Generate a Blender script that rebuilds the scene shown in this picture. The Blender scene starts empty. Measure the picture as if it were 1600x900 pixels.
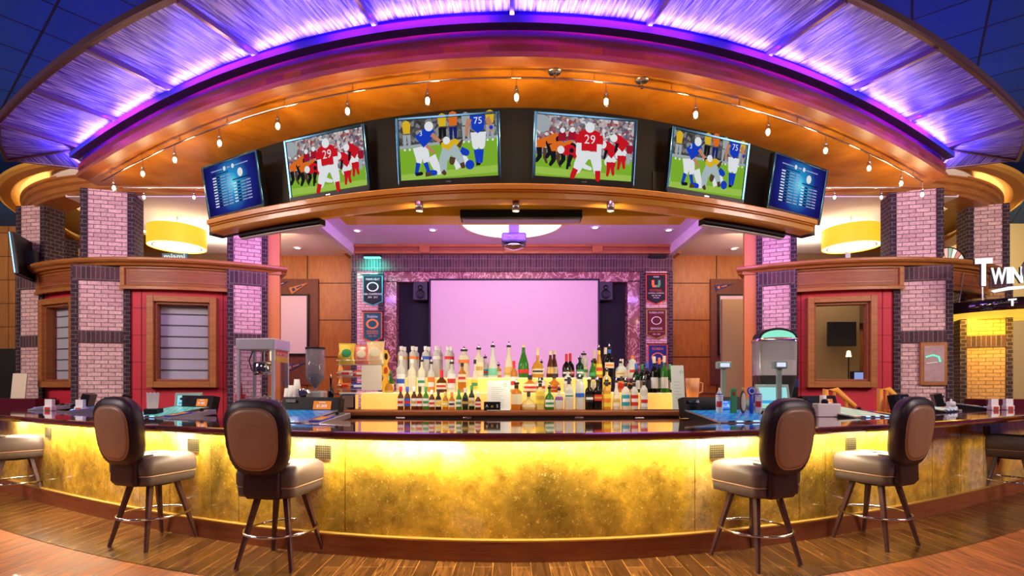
import bpy, math, random
from mathutils import Matrix, Vector
random.seed(7)
S = bpy.context.scene
COL = S.collection
PI = math.pi
R_ = math.radians

# ------------------------------------------------------------------ camera, world, exposure
CAM_Z = 1.44
cam_d = bpy.data.cameras.new('camera'); cam_d.sensor_width = 36.0; cam_d.lens = 18.0
cam_d.shift_y = 150.0 / 1600.0; cam_d.clip_end = 100; cam_d.clip_start = 0.05
cam = bpy.data.objects.new('camera', cam_d); COL.objects.link(cam)
cam.location = (0, 0, CAM_Z); cam.rotation_euler = (PI / 2, 0, 0); S.camera = cam
W = bpy.data.worlds.new('world'); S.world = W; W.use_nodes = True
W.node_tree.nodes['Background'].inputs[0].default_value = (0.25, 0.2, 0.6, 1)
W.node_tree.nodes['Background'].inputs[1].default_value = 0.12
S.view_settings.view_transform = 'Standard'; S.view_settings.look = 'None'
S.view_settings.gamma = 1.0; S.view_settings.use_curve_mapping = False
S.view_settings.exposure = 0.0
S.cycles.max_bounces = 6; S.cycles.transparent_max_bounces = 12; S.cycles.sample_clamp_indirect = 6.0
S.cycles.caustics_reflective = False; S.cycles.caustics_refractive = False

def P(px, d, py=None, z=None):
    """a point d metres ahead of the camera; height from py or z"""
    return Vector(((px - 800) * d / 800, d, z if z is not None else CAM_Z + (600 - py) * d / 800))

# ------------------------------------------------------------------ lamps of the room and added fills
def area(name, loc, size, power, col, aim=None, size_y=None, spread=None, glossy=True):
    l = bpy.data.lights.new(name, 'AREA'); l.energy = power; l.color = col; l.size = size
    if size_y: l.shape = 'RECTANGLE'; l.size_y = size_y
    if spread: l.spread = R_(spread)
    o = bpy.data.objects.new(name, l); COL.objects.link(o); o.location = loc
    d = (Vector(aim) - Vector(loc)) if aim is not None else Vector((0, 0, -1))
    o.rotation_euler = d.to_track_quat('-Z', 'Y').to_euler()
    return o
def point(name, loc, power, col, r=0.05):
    l = bpy.data.lights.new(name, 'POINT'); l.energy = power; l.color = col; l.shadow_soft_size = r
    o = bpy.data.objects.new(name, l); COL.objects.link(o); o.location = loc; return o
def spot(name, loc, aim, power, col, ang=90, r=0.03, blend=0.8):
    l = bpy.data.lights.new(name, 'SPOT'); l.energy = power; l.color = col; l.spot_size = R_(ang)
    l.spot_blend = blend; l.shadow_soft_size = r
    o = bpy.data.objects.new(name, l); COL.objects.link(o); o.location = loc
    o.rotation_euler = (Vector(aim) - Vector(loc)).to_track_quat('-Z', 'Y').to_euler(); return o

# casino floor lamps in the high ceiling on the camera's side
for sx in (-1, 1):
    area('ceiling_lamp', (sx * 3.2, -1.5, 5.1), 1.6, 85, (1.0, 0.74, 0.66), aim=(sx * 3.2, 6, 0.6))
    area('ceiling_lamp', (sx * 8.5, 2.5, 5.1), 2.8, 560, (1.0, 0.78, 0.74), aim=(sx * 6.6, 8.8, 2.6))
    # purple fill lights added behind the soffit to tint the tower brick
    area('wall_washer', (sx * 4.0, 6.3, 4.45), 1.2, 45, (0.55, 0.28, 1.0), aim=(sx * 5.6, 9.2, 3.2), size_y=0.2)
# room behind the bar
area('room_washer', (0, 7.0, 3.95), 6.0, 300, (0.60, 0.20, 1.0), aim=(0, 10.4, 4.9), size_y=0.2)
area('room_lamp', (0, 9.0, 4.68), 2.4, 70, (1.0, 0.50, 0.55), aim=(0, 12.5, 2.0))
for sx in (-1, 1):
    area('room_lamp', (sx * 5.0, 10.6, 4.5), 1.0, 45, (1.0, 0.55, 0.28), aim=(sx * 5.0, 12.5, 2.6))

for sx in (-1, 1):
    area('service_downlight', (sx * 2.9, 5.9, 3.95), .15, 55, (1.0, .86, .62), aim=(sx * 2.9, 6.2, 1))  # added fill, hidden behind the television wall, to brighten the service counters

# ------------------------------------------------------------------ materials
def _n(nt, t, **k):
    n = nt.nodes.new(t)
    for a, b in k.items(): setattr(n, a, b)
    return n
_M = {}
def mat(name, col=(.8, .8, .8), rough=.5, metal=0., emit=None, es=1., alpha=1., trans=0., coat=0., spec=.5, ior=1.45, var=0.0, vscale=20., bump=0., sub=None):
    if name in _M: return _M[name]
    m = bpy.data.materials.new(name); m.use_nodes = True; nt = m.node_tree
    b = nt.nodes['Principled BSDF']
    b.inputs['Base Color'].default_value = (*col, 1); b.inputs['Roughness'].default_value = rough
    b.inputs['Metallic'].default_value = metal; b.inputs['IOR'].default_value = ior
    b.inputs['Specular IOR Level'].default_value = spec
    if emit: b.inputs['Emission Color'].default_value = (*emit, 1); b.inputs['Emission Strength'].default_value = es
    b.inputs['Alpha'].default_value = alpha; b.inputs['Transmission Weight'].default_value = trans
    b.inputs['Coat Weight'].default_value = coat; b.inputs['Coat Roughness'].default_value = .05
    if var or bump:
        tc = _n(nt, 'ShaderNodeTexCoord'); no = _n(nt, 'ShaderNodeTexNoise'); no.inputs['Scale'].default_value = vscale
        no.inputs['Detail'].default_value = 4
        nt.links.new(tc.outputs['Object'], no.inputs['Vector'])
        if var:
            mx = _n(nt, 'ShaderNodeMix', data_type='RGBA')
            mx.inputs[6].default_value = (*[c * (1 - var) for c in col], 1); mx.inputs[7].default_value = (*[min(1, c * (1 + var)) for c in col], 1)
            nt.links.new(no.outputs['Fac'], mx.inputs[0]); nt.links.new(mx.outputs[2], b.inputs['Base Color'])
        if bump:
            bp = _n(nt, 'ShaderNodeBump'); bp.inputs['Strength'].default_value = bump; bp.inputs['Distance'].default_value = .01
            nt.links.new(no.outputs['Fac'], bp.inputs['Height']); nt.links.new(bp.outputs[0], b.inputs['Normal'])
    _M[name] = m; return m
def ramp(nt, stops, interp='LINEAR'):
    r = _n(nt, 'ShaderNodeValToRGB'); e = r.color_ramp.elements; r.color_ramp.interpolation = interp
    while len(e) < len(stops): e.new(.5)
    for k, (p, c) in enumerate(stops): e[k].position = p; e[k].color = (*c, 1)
    return r
def wood(name, c1, c2, scale=(1, 1, 1), rough=.35, coat=.0, nscale=3., coord='UV', bump=.05):
    if name in _M: return _M[name]
    m = mat(name, c1, rough, coat=coat); nt = m.node_tree; b = nt.nodes['Principled BSDF']
    tc = _n(nt, 'ShaderNodeTexCoord'); mp = _n(nt, 'ShaderNodeMapping'); mp.inputs['Scale'].default_value = scale
    no = _n(nt, 'ShaderNodeTexNoise'); no.inputs['Scale'].default_value = nscale; no.inputs['Detail'].default_value = 8; no.inputs['Roughness'].default_value = .65; no.inputs['Distortion'].default_value = .6
    r = ramp(nt, [(.3, c1), (.7, c2)])
    nt.links.new(tc.outputs[coord], mp.inputs[0]); nt.links.new(mp.outputs[0], no.inputs['Vector'])
    nt.links.new(no.outputs['Fac'], r.inputs[0]); nt.links.new(r.outputs[0], b.inputs['Base Color'])
    return m
def brick(name, c1, c2, mortar, bw=.2, bh=.068, ms=.007, offset=.5, rough=.85, warmvar=.5):
    if name in _M: return _M[name]
    m = mat(name, c1, rough); nt = m.node_tree; b = nt.nodes['Principled BSDF']
    tc = _n(nt, 'ShaderNodeTexCoord'); br = _n(nt, 'ShaderNodeTexBrick'); br.offset = offset
    br.inputs['Color1'].default_value = (*c1, 1); br.inputs['Color2'].default_value = (*c2, 1); br.inputs['Mortar'].default_value = (*mortar, 1)
    br.inputs['Scale'].default_value = 1.; br.inputs['Brick Width'].default_value = bw; br.inputs['Row Height'].default_value = bh
    br.inputs['Mortar Size'].default_value = ms; br.inputs['Mortar Smooth'].default_value = .2; br.inputs['Bias'].default_value = 0
    nt.links.new(tc.outputs['UV'], br.inputs['Vector'])
    no = _n(nt, 'ShaderNodeTexNoise'); no.inputs['Scale'].default_value = 25.; no.inputs['Detail'].default_value = 5
    nt.links.new(tc.outputs['UV'], no.inputs['Vector'])
    mx = _n(nt, 'ShaderNodeMix', data_type='RGBA', blend_type='MULTIPLY'); mx.inputs[0].default_value = warmvar
    nt.links.new(br.outputs['Color'], mx.inputs[6]); nt.links.new(no.outputs['Color'], mx.inputs[7])
    rg = ramp(nt, [(.3, (.55, .5, .5)), (.65, (1.25, 1.2, 1.2))]); nt.links.new(no.outputs['Fac'], rg.inputs[0]); nt.links.new(rg.outputs[0], mx.inputs[7])
    nt.links.new(mx.outputs[2], b.inputs['Base Color'])
    bp = _n(nt, 'ShaderNodeBump'); bp.inputs['Strength'].default_value = .6; bp.inputs['Distance'].default_value = .01; bp.invert = True
    nt.links.new(br.outputs['Fac'], bp.inputs['Height']); nt.links.new(bp.outputs[0], b.inputs['Normal'])
    return m

def emis(name, col, s=1.):
    return mat(name, (0, 0, 0), .6, emit=col, es=s, spec=0.)

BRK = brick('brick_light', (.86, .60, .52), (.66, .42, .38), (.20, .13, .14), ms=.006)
BRK_Y = brick('brick_tan', (.70, .42, .14), (.62, .36, .12), (.30, .17, .07))  # yellow light on the marquee column is put into this brick colour
BRK_D = brick('brick_dark_edge', (.05, .025, .03), (.03, .018, .022), (.16, .12, .12), bw=.14, bh=.068)
BRK_S = brick('brick_soldier', (.12, .055, .055), (.055, .03, .035), (.2, .15, .15), bw=.068, bh=.21, offset=0)
WOOD_T = wood('wood_trim', (.30, .10, .018), (.50, .20, .04), (1, 8, 1), .42, coat=.05)
WOOD_R = wood('wood_cherry', (.22, .055, .015), (.36, .11, .03), (1, 8, 1), .48)
WOOD_S = wood('wood_soffit', (.34, .105, .008), (.62, .25, .02), (1.2, 1.2, 1), .22, coat=.5, coord='Object', nscale=1.6)
WOOD_L = wood('wood_ledge', (.78, .34, .03), (.90, .46, .06), (1, 10, 1), .3, coat=.3)
WOOD_W = wood('wood_wall', (.26, .085, .01), (.40, .15, .022), (6, 1, 1), .4)
WOOD_D = wood('wood_dark_board', (.10, .028, .012), (.15, .045, .02), (3, 3, 1), .6)
MAHOG = wood('wood_mahogany_gloss', (.10, .012, .008), (.19, .03, .014), (.7, 4, 1), .07, coat=1.)
RED = mat('red_wall_paint', (.62, .028, .05), .55, var=.08, vscale=3)
BLACK = mat('black_plastic', (.006, .006, .008), .42, spec=.3)
BLACKM = mat('black_matte', (.010, .010, .014), .8)
CHROME = mat('chrome', (.8, .78, .74), .12, 1.)
STEEL = mat('brushed_steel', (.62, .62, .64), .3, 1.)
WHITE = mat('white_plastic', (.82, .82, .80), .4)
GLASS = mat('clear_glass', (.03, .03, .035), .03, alpha=.16, spec=.8)
CREAM = mat('cream_paint', (.80, .66, .42), .7)

# ------------------------------------------------------------------ mesh builder
class MB:
    def __init__(s, xf=None):
        s.v = []; s.f = []; s.uv = []; s.mi = []; s.sm = []; s.mats = []; s.xf = xf or Matrix()
    def m(s, mt):
        if mt not in s.mats: s.mats.append(mt)
        return s.mats.index(mt)
    def add(s, vs, fs, mt, uvs=None, smooth=False, xf=None):
        b = len(s.v); X = s.xf @ xf if xf is not None else s.xf
        vs = [Vector(v) for v in vs]; s.v += [X @ v for v in vs]; k = s.m(mt)
        for i, f in enumerate(fs):
            s.f.append([b + j for j in f]); s.mi.append(k); s.sm.append(smooth)
            if uvs: s.uv.append(uvs[i])
            else:
                p = [vs[j] for j in f]; n = (p[1] - p[0]).cross(p[2] - p[0])
                if n.length < 1e-12 and len(p) > 3: n = (p[2] - p[0]).cross(p[3] - p[0])
                if n.length > 0: n.normalize()
                if abs(n.z) > .7: s.uv.append([(q.x, q.y) for q in p])
                elif abs(n.x) > abs(n.y): s.uv.append([(q.y, q.z) for q in p])
                else: s.uv.append([(q.x, q.z) for q in p])
    def box(s, c, d, mt, rz=0, xf=None):
        x, y, z = [k / 2 for k in d]
        vs = [(a, b, e) for e in (-z, z) for a, b in ((-x, -y), (x, -y), (x, y), (-x, y))]
        X = Matrix.Translation(c) @ Matrix.Rotation(rz, 4, 'Z')
        if xf is not None: X = X @ xf
        s.add(vs, [(3, 2, 1, 0), (4, 5, 6, 7), (0, 1, 5, 4), (1, 2, 6, 5), (2, 3, 7, 6), (3, 0, 4, 7)], mt, xf=X); return s
    def bx(s, x0, x1, y0, y1, z0, z1, mt):
        vs = [(a, b, e) for e in (z0, z1) for a, b in ((x0, y0), (x1, y0), (x1, y1), (x0, y1))]
        s.add(vs, [(3, 2, 1, 0), (4, 5, 6, 7), (0, 1, 5, 4), (1, 2, 6, 5), (2, 3, 7, 6), (3, 0, 4, 7)], mt); return s
    def prism(s, poly, z0, z1, mt, xf=None, smooth=False):
        n = len(poly); vs = [(x, y, z0) for x, y in poly] + [(x, y, z1) for x, y in poly]
        s.add(vs, [list(range(n - 1, -1, -1)), list(range(n, 2 * n))], mt, xf=xf)
        L = 0; uv = []; fs = []
        for i in range(n):
            j = (i + 1) % n; l = math.dist(poly[i], poly[j])
            fs.append((i, j, n + j, n + i)); uv.append([(L, z0), (L + l, z0), (L + l, z1), (L, z1)]); L += l
        s.add(vs, fs, mt, uv, smooth, xf=xf); return s
    def lathe(s, prof, mt, seg=20, xf=None, smooth=True, a0=0, a1=2 * PI):
        full = abs(a1 - a0 - 2 * PI) < 1e-6; n = seg if full else seg + 1
        vs = [(r * math.cos(a0 + (a1 - a0) * i / seg), r * math.sin(a0 + (a1 - a0) * i / seg), z) for r, z in prof for i in range(n)]
        fs = []; uv = []; Ls = [0]
        for k in range(1, len(prof)): Ls.append(Ls[-1] + math.dist(prof[k], prof[k - 1]))
        for k in range(len(prof) - 1):
            rr = max(prof[k][0], prof[k + 1][0])
            for i in range(seg):
                j = (i + 1) % n; u0 = rr * (a1 - a0) * i / seg; u1 = rr * (a1 - a0) * (i + 1) / seg
                fs.append((k * n + i, k * n + j, (k + 1) * n + j, (k + 1) * n + i)); uv.append([(u0, Ls[k]), (u1, Ls[k]), (u1, Ls[k + 1]), (u0, Ls[k + 1])])
        s.add(vs, fs, mt, uv, smooth, xf=xf); return s
    def tube(s, pts, r, mt, seg=8, closed=False, xf=None, caps=True):
        pts = [Vector(p) for p in pts]; n = len(pts); rs = r if isinstance(r, (list, tuple)) else [r] * n
        vs = []; up = None
        for i, p in enumerate(pts):
            if closed: t = pts[(i + 1) % n] - pts[i - 1]
            else: t = pts[min(i + 1, n - 1)] - pts[max(i - 1, 0)]
            t.normalize()
            if up is None: up = Vector((0, 0, 1)) if abs(t.z) < .9 else Vector((1, 0, 0))
            a = t.cross(up); a.normalize(); b = t.cross(a)  ; up2 = a.cross(t); up = up2 if up2.length > .1 else up
            for k in range(seg):
                q = 2 * PI * k / seg; vs.append(p + (a * math.cos(q) + b * math.sin(q)) * rs[i])
        fs = []
        for i in range(n if closed else n - 1):
            for k in range(seg):
                fs.append((i * seg + k, i * seg + (k + 1) % seg, ((i + 1) % n) * seg + (k + 1) % seg, ((i + 1) % n) * seg + k))
        s.add(vs, fs, mt, smooth=True, xf=xf)
        if caps and not closed:
            s.add(vs[:seg], [list(range(seg))[::-1]], mt, xf=xf); s.add(vs[-seg:], [list(range(seg))], mt, xf=xf)
        return s
    def sweep(s, plan, prof, mt, closed=True, caps=True, smooth=False, mts=None):
        """prof = [(offset towards the outside, z)] carried along the plan line"""
        m = len(prof); n = len(plan); nor = normals(plan); Lp = [0]
        for i in range(1, n): Lp.append(Lp[-1] + math.dist(plan[i], plan[i - 1]))
        vs = [(plan[i][0] + nor[i][0] * o, plan[i][1] + nor[i][1] * o, z) for i in range(n) for o, z in prof]
        Lq = [0]
        for k in range(1, m + 1): Lq.append(Lq[-1] + math.dist(prof[k % m], prof[k - 1]))
        for k in range(m if closed else m - 1):
            fs = []; uv = []
            for i in range(n - 1):
                j = (k + 1) % m
                fs.append((i * m + k, (i + 1) * m + k, (i + 1) * m + j, i * m + j)); uv.append([(Lp[i], Lq[k]), (Lp[i + 1], Lq[k]), (Lp[i + 1], Lq[k + 1]), (Lp[i], Lq[k + 1])])
            s.add(vs, fs, mts[k] if mts else mt, uv, smooth)
        if caps and closed:
            s.add(vs[:m], [list(range(m))], mt); s.add(vs[-m:], [list(range(m))[::-1]], mt)
        return s
    def ellipsoid(s, c, r, mt, seg=14, rings=8, xf=None):
        pr = [(math.sin(PI * k / rings), -math.cos(PI * k / rings)) for k in range(rings + 1)]
        X = Matrix.Translation(c) @ (xf if xf is not None else Matrix()) @ Matrix.Diagonal((*r, 1))
        return s.lathe(pr, mt, seg, xf=X)
    def text(s, txt, size, mt, xf, ext=0., align='CENTER', sx=1.):
        vs, fs = text_mesh(txt, ext, align)
        s.add([(v[0] * size * sx, v[1] * size, v[2] * size) for v in vs], fs, mt, xf=xf); return s
    def build(s, name, parent=None, bevel=None, bseg=2, sub=0, **tags):
        me = bpy.data.meshes.new(name); me.from_pydata(s.v, [], s.f); me.polygons.foreach_set('material_index', s.mi)
        me.polygons.foreach_set('use_smooth', s.sm)
        ul = me.uv_layers.new(name='UVMap'); flat = [c for f in s.uv for q in f for c in q]; ul.data.foreach_set('uv', flat)
        for mt in s.mats: me.materials.append(mt)
        me.update()
        o = bpy.data.objects.new(name, me); COL.objects.link(o)
        if parent is not None: o.parent = parent
        if bevel:
            b = o.modifiers.new('bevel', 'BEVEL'); b.width = bevel; b.segments = bseg; b.limit_method = 'ANGLE'; b.angle_limit = R_(40)
        if sub:
            b = o.modifiers.new('sub', 'SUBSURF'); b.levels = sub; b.render_levels = sub
        for k, v in tags.items(): o[k] = v
        return o
_T = {}
def text_mesh(txt, ext, align):
    k = (txt, ext, align)
    if k not in _T:
        cu = bpy.data.curves.new('t', 'FONT'); cu.body = txt; cu.extrude = ext; cu.align_x = align; cu.align_y = 'CENTER'; cu.resolution_u = 2; cu.offset = .028 if ext else 0
        ob = bpy.data.objects.new('t', cu); COL.objects.link(ob); bpy.context.view_layer.update()
        me = ob.evaluated_get(bpy.context.evaluated_depsgraph_get()).to_mesh()
        _T[k] = ([tuple(v.co) for v in me.vertices], [tuple(p.vertices) for p in me.polygons])
        COL.objects.unlink(ob); bpy.data.objects.remove(ob)
    return _T[k]
def normals(plan):
    out = []; n = len(plan)
    for i in range(n):
        a = plan[max(i - 1, 0)]; b = plan[min(i + 1, n - 1)]; dx, dy = b[0] - a[0], b[1] - a[1]; l = math.hypot(dx, dy) or 1
        out.append((dy / l, -dx / l))
    return out
def offs(plan, o): return [(p[0] + n[0] * o, p[1] + n[1] * o) for p, n in zip(plan, normals(plan))]
def T(x=0, y=0, z=0): return Matrix.Translation((x, y, z))
def RX(a): return Matrix.Rotation(a, 4, 'X')
def RY(a): return Matrix.Rotation(a, 4, 'Y')
def RZ(a): return Matrix.Rotation(a, 4, 'Z')
UP = RX(PI / 2)    # x,y drawing plane -> x,z plane facing -Y

def struct(o): o['kind'] = 'structure'; return o
def thing(name, label, cat, loc=(0, 0, 0), rz=0, group=None):
    o = bpy.data.objects.new(name, None); COL.objects.link(o); o.location = loc; o.rotation_euler = (0, 0, rz); o.empty_display_size = .1
    o['label'] = label; o['category'] = cat
    if group: o['group'] = group
    return o
def tag(o, label, cat, group=None):
    o['label'] = label; o['category'] = cat
    if group: o['group'] = group
    return o
def kids(o): return [c for c in bpy.data.objects if c.parent == o]
def dup(root, loc=None, rz=None, label=None, group=None, _p=None):
    r = root.copy(); COL.objects.link(r)
    if _p is not None: r.parent = _p
    if loc is not None: r.location = loc
    if rz is not None: r.rotation_euler = (0, 0, rz)
    if label: r['label'] = label
    if group: r['group'] = group
    for c in kids(root): dup(c, _p=r)
    return r

# ------------------------------------------------------------------ plan lines (metres)
def hyper(y0, s, a, X, n=61, x0=None):
    x0 = -X if x0 is None else x0
    return [(x, y0 + s * (math.hypot(x, a) - a)) for x in [x0 + (X - x0) * i / (n - 1) for i in range(n)]]
BARF = lambda x: 4.13 + .68 * (math.hypot(x, 3.8) - 3.8)
BAR = hyper(4.13, .68, 3.8, 7.7)
def cut(xa, xb, n=12): return [(x, BARF(x)) for x in [xa + (xb - xa) * i / (n - 1) for i in range(n)]]
def bar_at(x, off):
    dx = .68 * x / math.hypot(x, 3.8); l = math.hypot(1, dx); return (x + dx / l * off, BARF(x) - off / l)   # off > 0: customer side
def bar_ang(x): return math.atan(.68 * x / math.hypot(x, 3.8))
CANF = lambda x: 4.0 + .87 * (math.hypot(x, 4.05) - 4.05)
CAN = [(x, CANF(x)) for x in [-5.35 + 10.7 * i / 60 for i in range(61)]]
# ================================================================== FLOOR AND CEILING
def planks(name, cs, w, L, rough, gap=.003):
    m = mat(name, cs[0], rough, coat=.06); nt = m.node_tree; b = nt.nodes['Principled BSDF']
    tc = _n(nt, 'ShaderNodeTexCoord'); mp = _n(nt, 'ShaderNodeMapping'); mp.inputs['Rotation'].default_value = (0, 0, PI / 2)
    nt.links.new(tc.outputs['Object'], mp.inputs[0])
    br = _n(nt, 'ShaderNodeTexBrick'); br.offset = .37; br.inputs['Scale'].default_value = 1; br.inputs['Brick Width'].default_value = L; br.inputs['Row Height'].default_value = w
    br.inputs['Mortar Size'].default_value = gap; br.inputs['Mortar Smooth'].default_value = .4; br.inputs['Bias'].default_value = -.1
    br.inputs['Color1'].default_value = (*cs[0], 1); br.inputs['Color2'].default_value = (*cs[1], 1); br.inputs['Mortar'].default_value = (*cs[2], 1)
    nt.links.new(mp.outputs[0], br.inputs['Vector'])
    m2 = _n(nt, 'ShaderNodeMapping'); m2.inputs['Scale'].default_value = (9, .9, 1); nt.links.new(tc.outputs['Object'], m2.inputs[0])
    no = _n(nt, 'ShaderNodeTexNoise'); no.inputs['Scale'].default_value = 3.2; no.inputs['Detail'].default_value = 7; no.inputs['Distortion'].default_value = .8; nt.links.new(m2.outputs[0], no.inputs['Vector'])
    rg = ramp(nt, [(.3, (.35, .32, .3)), (.7, (1.5, 1.4, 1.3))]); nt.links.new(no.outputs['Fac'], rg.inputs[0])
    mx = _n(nt, 'ShaderNodeMix', data_type='RGBA', blend_type='MULTIPLY'); mx.inputs[0].default_value = .85
    nt.links.new(br.outputs['Color'], mx.inputs[6]); nt.links.new(rg.outputs[0], mx.inputs[7]); nt.links.new(mx.outputs[2], b.inputs['Base Color'])
    rr = _n(nt, 'ShaderNodeMapRange'); rr.inputs[3].default_value = rough * .6; rr.inputs[4].default_value = rough * 1.7
    nt.links.new(no.outputs['Fac'], rr.inputs[0]); nt.links.new(rr.outputs[0], b.inputs['Roughness'])
    return m
FL_D = planks('floor_walnut_planks', [(.17, .075, .018), (.09, .038, .010), (.42, .22, .05)], .15, 1.7, .2)  # darker planks near the bar, orange ones beyond a curved border
FL_O = planks('floor_orange_planks', [(.50, .18, .045), (.36, .12, .03), (.10, .04, .015)], .15, 1.7, .5)
f = MB(); f.bx(-15, 15, -4, 18, -.12, -.004, FL_O); struct(f.build('floor'))
ring = [(x, BARF(x)) for x in [-9 + 18 * i / 60 for i in range(61)]]
out = offs(ring, .68)
f = MB(); n = len(ring)
vs = [(x, y, 0.) for x, y in out] + [(x, 11, 0.) for x, y in ring]
f.add(vs, [(i, i + 1, n + i + 1, n + i) for i in range(n - 1)], FL_D)
struct(f.build('floor_bar'))
def tiles():
    m = mat('ceiling_tile_blue', (.02, .12, .5), .7); nt = m.node_tree; b = nt.nodes['Principled BSDF']
    tc = _n(nt, 'ShaderNodeTexCoord'); mp = _n(nt, 'ShaderNodeMapping'); mp.inputs['Rotation'].default_value = (0, 0, R_(38)); nt.links.new(tc.outputs['Object'], mp.inputs[0])
    br = _n(nt, 'ShaderNodeTexBrick'); br.offset = 0; br.inputs['Scale'].default_value = 1; br.inputs['Brick Width'].default_value = .61; br.inputs['Row Height'].default_value = .61
    br.inputs['Mortar Size'].default_value = .012; br.inputs['Color1'].default_value = (.004, .10, .42, 1); br.inputs['Color2'].default_value = (.003, .075, .33, 1); br.inputs['Mortar'].default_value = (.001, .008, .03, 1)
    nt.links.new(mp.outputs[0], br.inputs['Vector']); nt.links.new(br.outputs['Color'], b.inputs['Base Color']); return m
f = MB(); f.bx(-15, 15, -4, 18, 5.2, 5.3, tiles()); struct(f.build('ceiling'))
WHITE_C = mat('ceiling_white', (.80, .74, .80), .8)
f = MB(); f.bx(-3.75, 3.75, 7.2, 12.55, 4.72, 4.8, WHITE_C)
cr = [(1.08 * math.cos(2 * PI * i / 40), 10.45 + 1.08 * math.sin(2 * PI * i / 40)) for i in range(40)]
o = f.build('ceiling_room'); struct(o)
# recessed round cove with a bright ring
COVE = emis('cove_glow', (1., .86, .62), 2.6)
t = thing('ceiling_cove_light', 'round glowing cove light in the purple ceiling above the projector', 'ceiling light', (0, 10.45, 4.715))
MB().lathe([(1.0, 0), (1.08, -.015), (1.14, 0)], mat('cove_rim', (.85, .75, .6), .5), 48).build('rim', t)
MB().lathe([(0.001, -.004), (1.02, -.004)], COVE, 48).build('diffuser', t)
for sx in (-1, 1):
    f = MB(); f.bx(min(sx * 3.75, sx * 7.5), max(sx * 3.75, sx * 7.5), 8.6, 12.55, 4.58, 4.66, WHITE_C)
    struct(f.build('ceiling_side'))
    f = MB(); f.bx(min(sx * 3.72, sx * 3.86), max(sx * 3.72, sx * 3.86), 8.6, 12.5, 4.5, 4.74, WHITE_C); struct(f.build('ceiling_edge'))

# ================================================================== BACK WALL OF THE ROOM
WY = 12.5
f = MB(); f.bx(-13.6, 13.6, WY + .02, WY + .2, 0, 5.2, WOOD_W); struct(f.build('wall_back'))
SEAM = mat('panel_seam', (.05, .02, .01), .8)
for sx in (-1, 1):   # thin seams of the veneer panels
    f = MB()
    for z in (1.2, 2.1, 3.0, 3.9): f.bx(min(sx * 3.9, sx * 6.2), max(sx * 3.9, sx * 6.2), WY, WY + .03, z, z + .012, SEAM)
    for x in (5.0,): f.bx(sx * x - .006, sx * x + .006, WY, WY + .03, 0, 4.6, SEAM)
    struct(f.build('trim_3'))
# brick portal
f = MB()
PX = 3.82
for sx in (-1, 1):
    x0, x1 = sorted((sx * 3.05, sx * PX)); f.bx(x0, x1, WY - .32, WY + .02, 0, 4.12, BRK)
o = f; tb = thing('brick_portal', 'purple-lit brick portal framing the big screen on the back wall', 'brick surround', (0, WY, 0)); 
def child_at(mb, name, root, **k):
    ob = mb.build(name, root, **k); ob.matrix_parent_inverse = (Matrix.Translation(root.location) @ Matrix.Rotation(root.rotation_euler[2], 4, 'Z')).inverted(); return ob
for sx in (-1, 1):
    f = MB(); x0, x1 = sorted((sx * 3.05, sx * PX)); f.bx(x0, x1, WY - .32, WY + .02, 0, 4.12, BRK); 
    f.bx(x0 - .002, x0 + .13, WY - .335, WY - .3, 0, 4.12, BRK_D); f.bx(x1 - .13, x1 + .002, WY - .335, WY - .3, 0, 4.12, BRK_D)
    child_at(f, 'brick_pier', tb)
f = MB(); f.bx(-PX, PX, WY - .345, WY + .02, 4.12, 4.33, BRK_S); f.bx(-PX, PX, WY - .36, WY + .02, 4.33, 4.53, BRK_S); child_at(f, 'brick_lintel', tb)
# marble surround
def marble():
    m = mat('marble_rose', (.35, .14, .12), .2, coat=.3); nt = m.node_tree; b = nt.nodes['Principled BSDF']
    tc = _n(nt, 'ShaderNodeTexCoord'); no = _n(nt, 'ShaderNodeTexNoise'); no.inputs['Scale'].default_value = 2.2; no.inputs['Detail'].default_value = 9; no.inputs['Distortion'].default_value = 3.
    nt.links.new(tc.outputs['Object'], no.inputs['Vector'])
    r = ramp(nt, [(.35, (.16, .05, .045)), (.47, (.30, .11, .09)), (.5, (.78, .55, .5)), (.53, (.28, .10, .08)), (.7, (.2, .07, .06))]); nt.links.new(no.outputs['Fac'], r.inputs[0]); nt.links.new(r.outputs[0], b.inputs['Base Color']); return m
MARB = marble()
tm = thing('marble_surround', 'rose marble surround inside the brick portal around the dark screen recess', 'marble surround', (0, WY, 0))
for sx in (-1, 1):
    f = MB(); x0, x1 = sorted((sx * 2.76, sx * 3.05)); f.bx(x0, x1, WY - .28, WY + .02, 0, 3.9, MARB); child_at(f, 'side_slab', tm)
f = MB(); f.bx(-3.05, 3.05, WY - .28, WY + .02, 3.88, 4.12, MARB); child_at(f, 'head_slab', tm)
f = MB(); f.bx(-2.76, 2.76, WY - .02, WY + .015, 0, 3.88, BLACKM); struct(f.build('wall_recess'))
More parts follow.
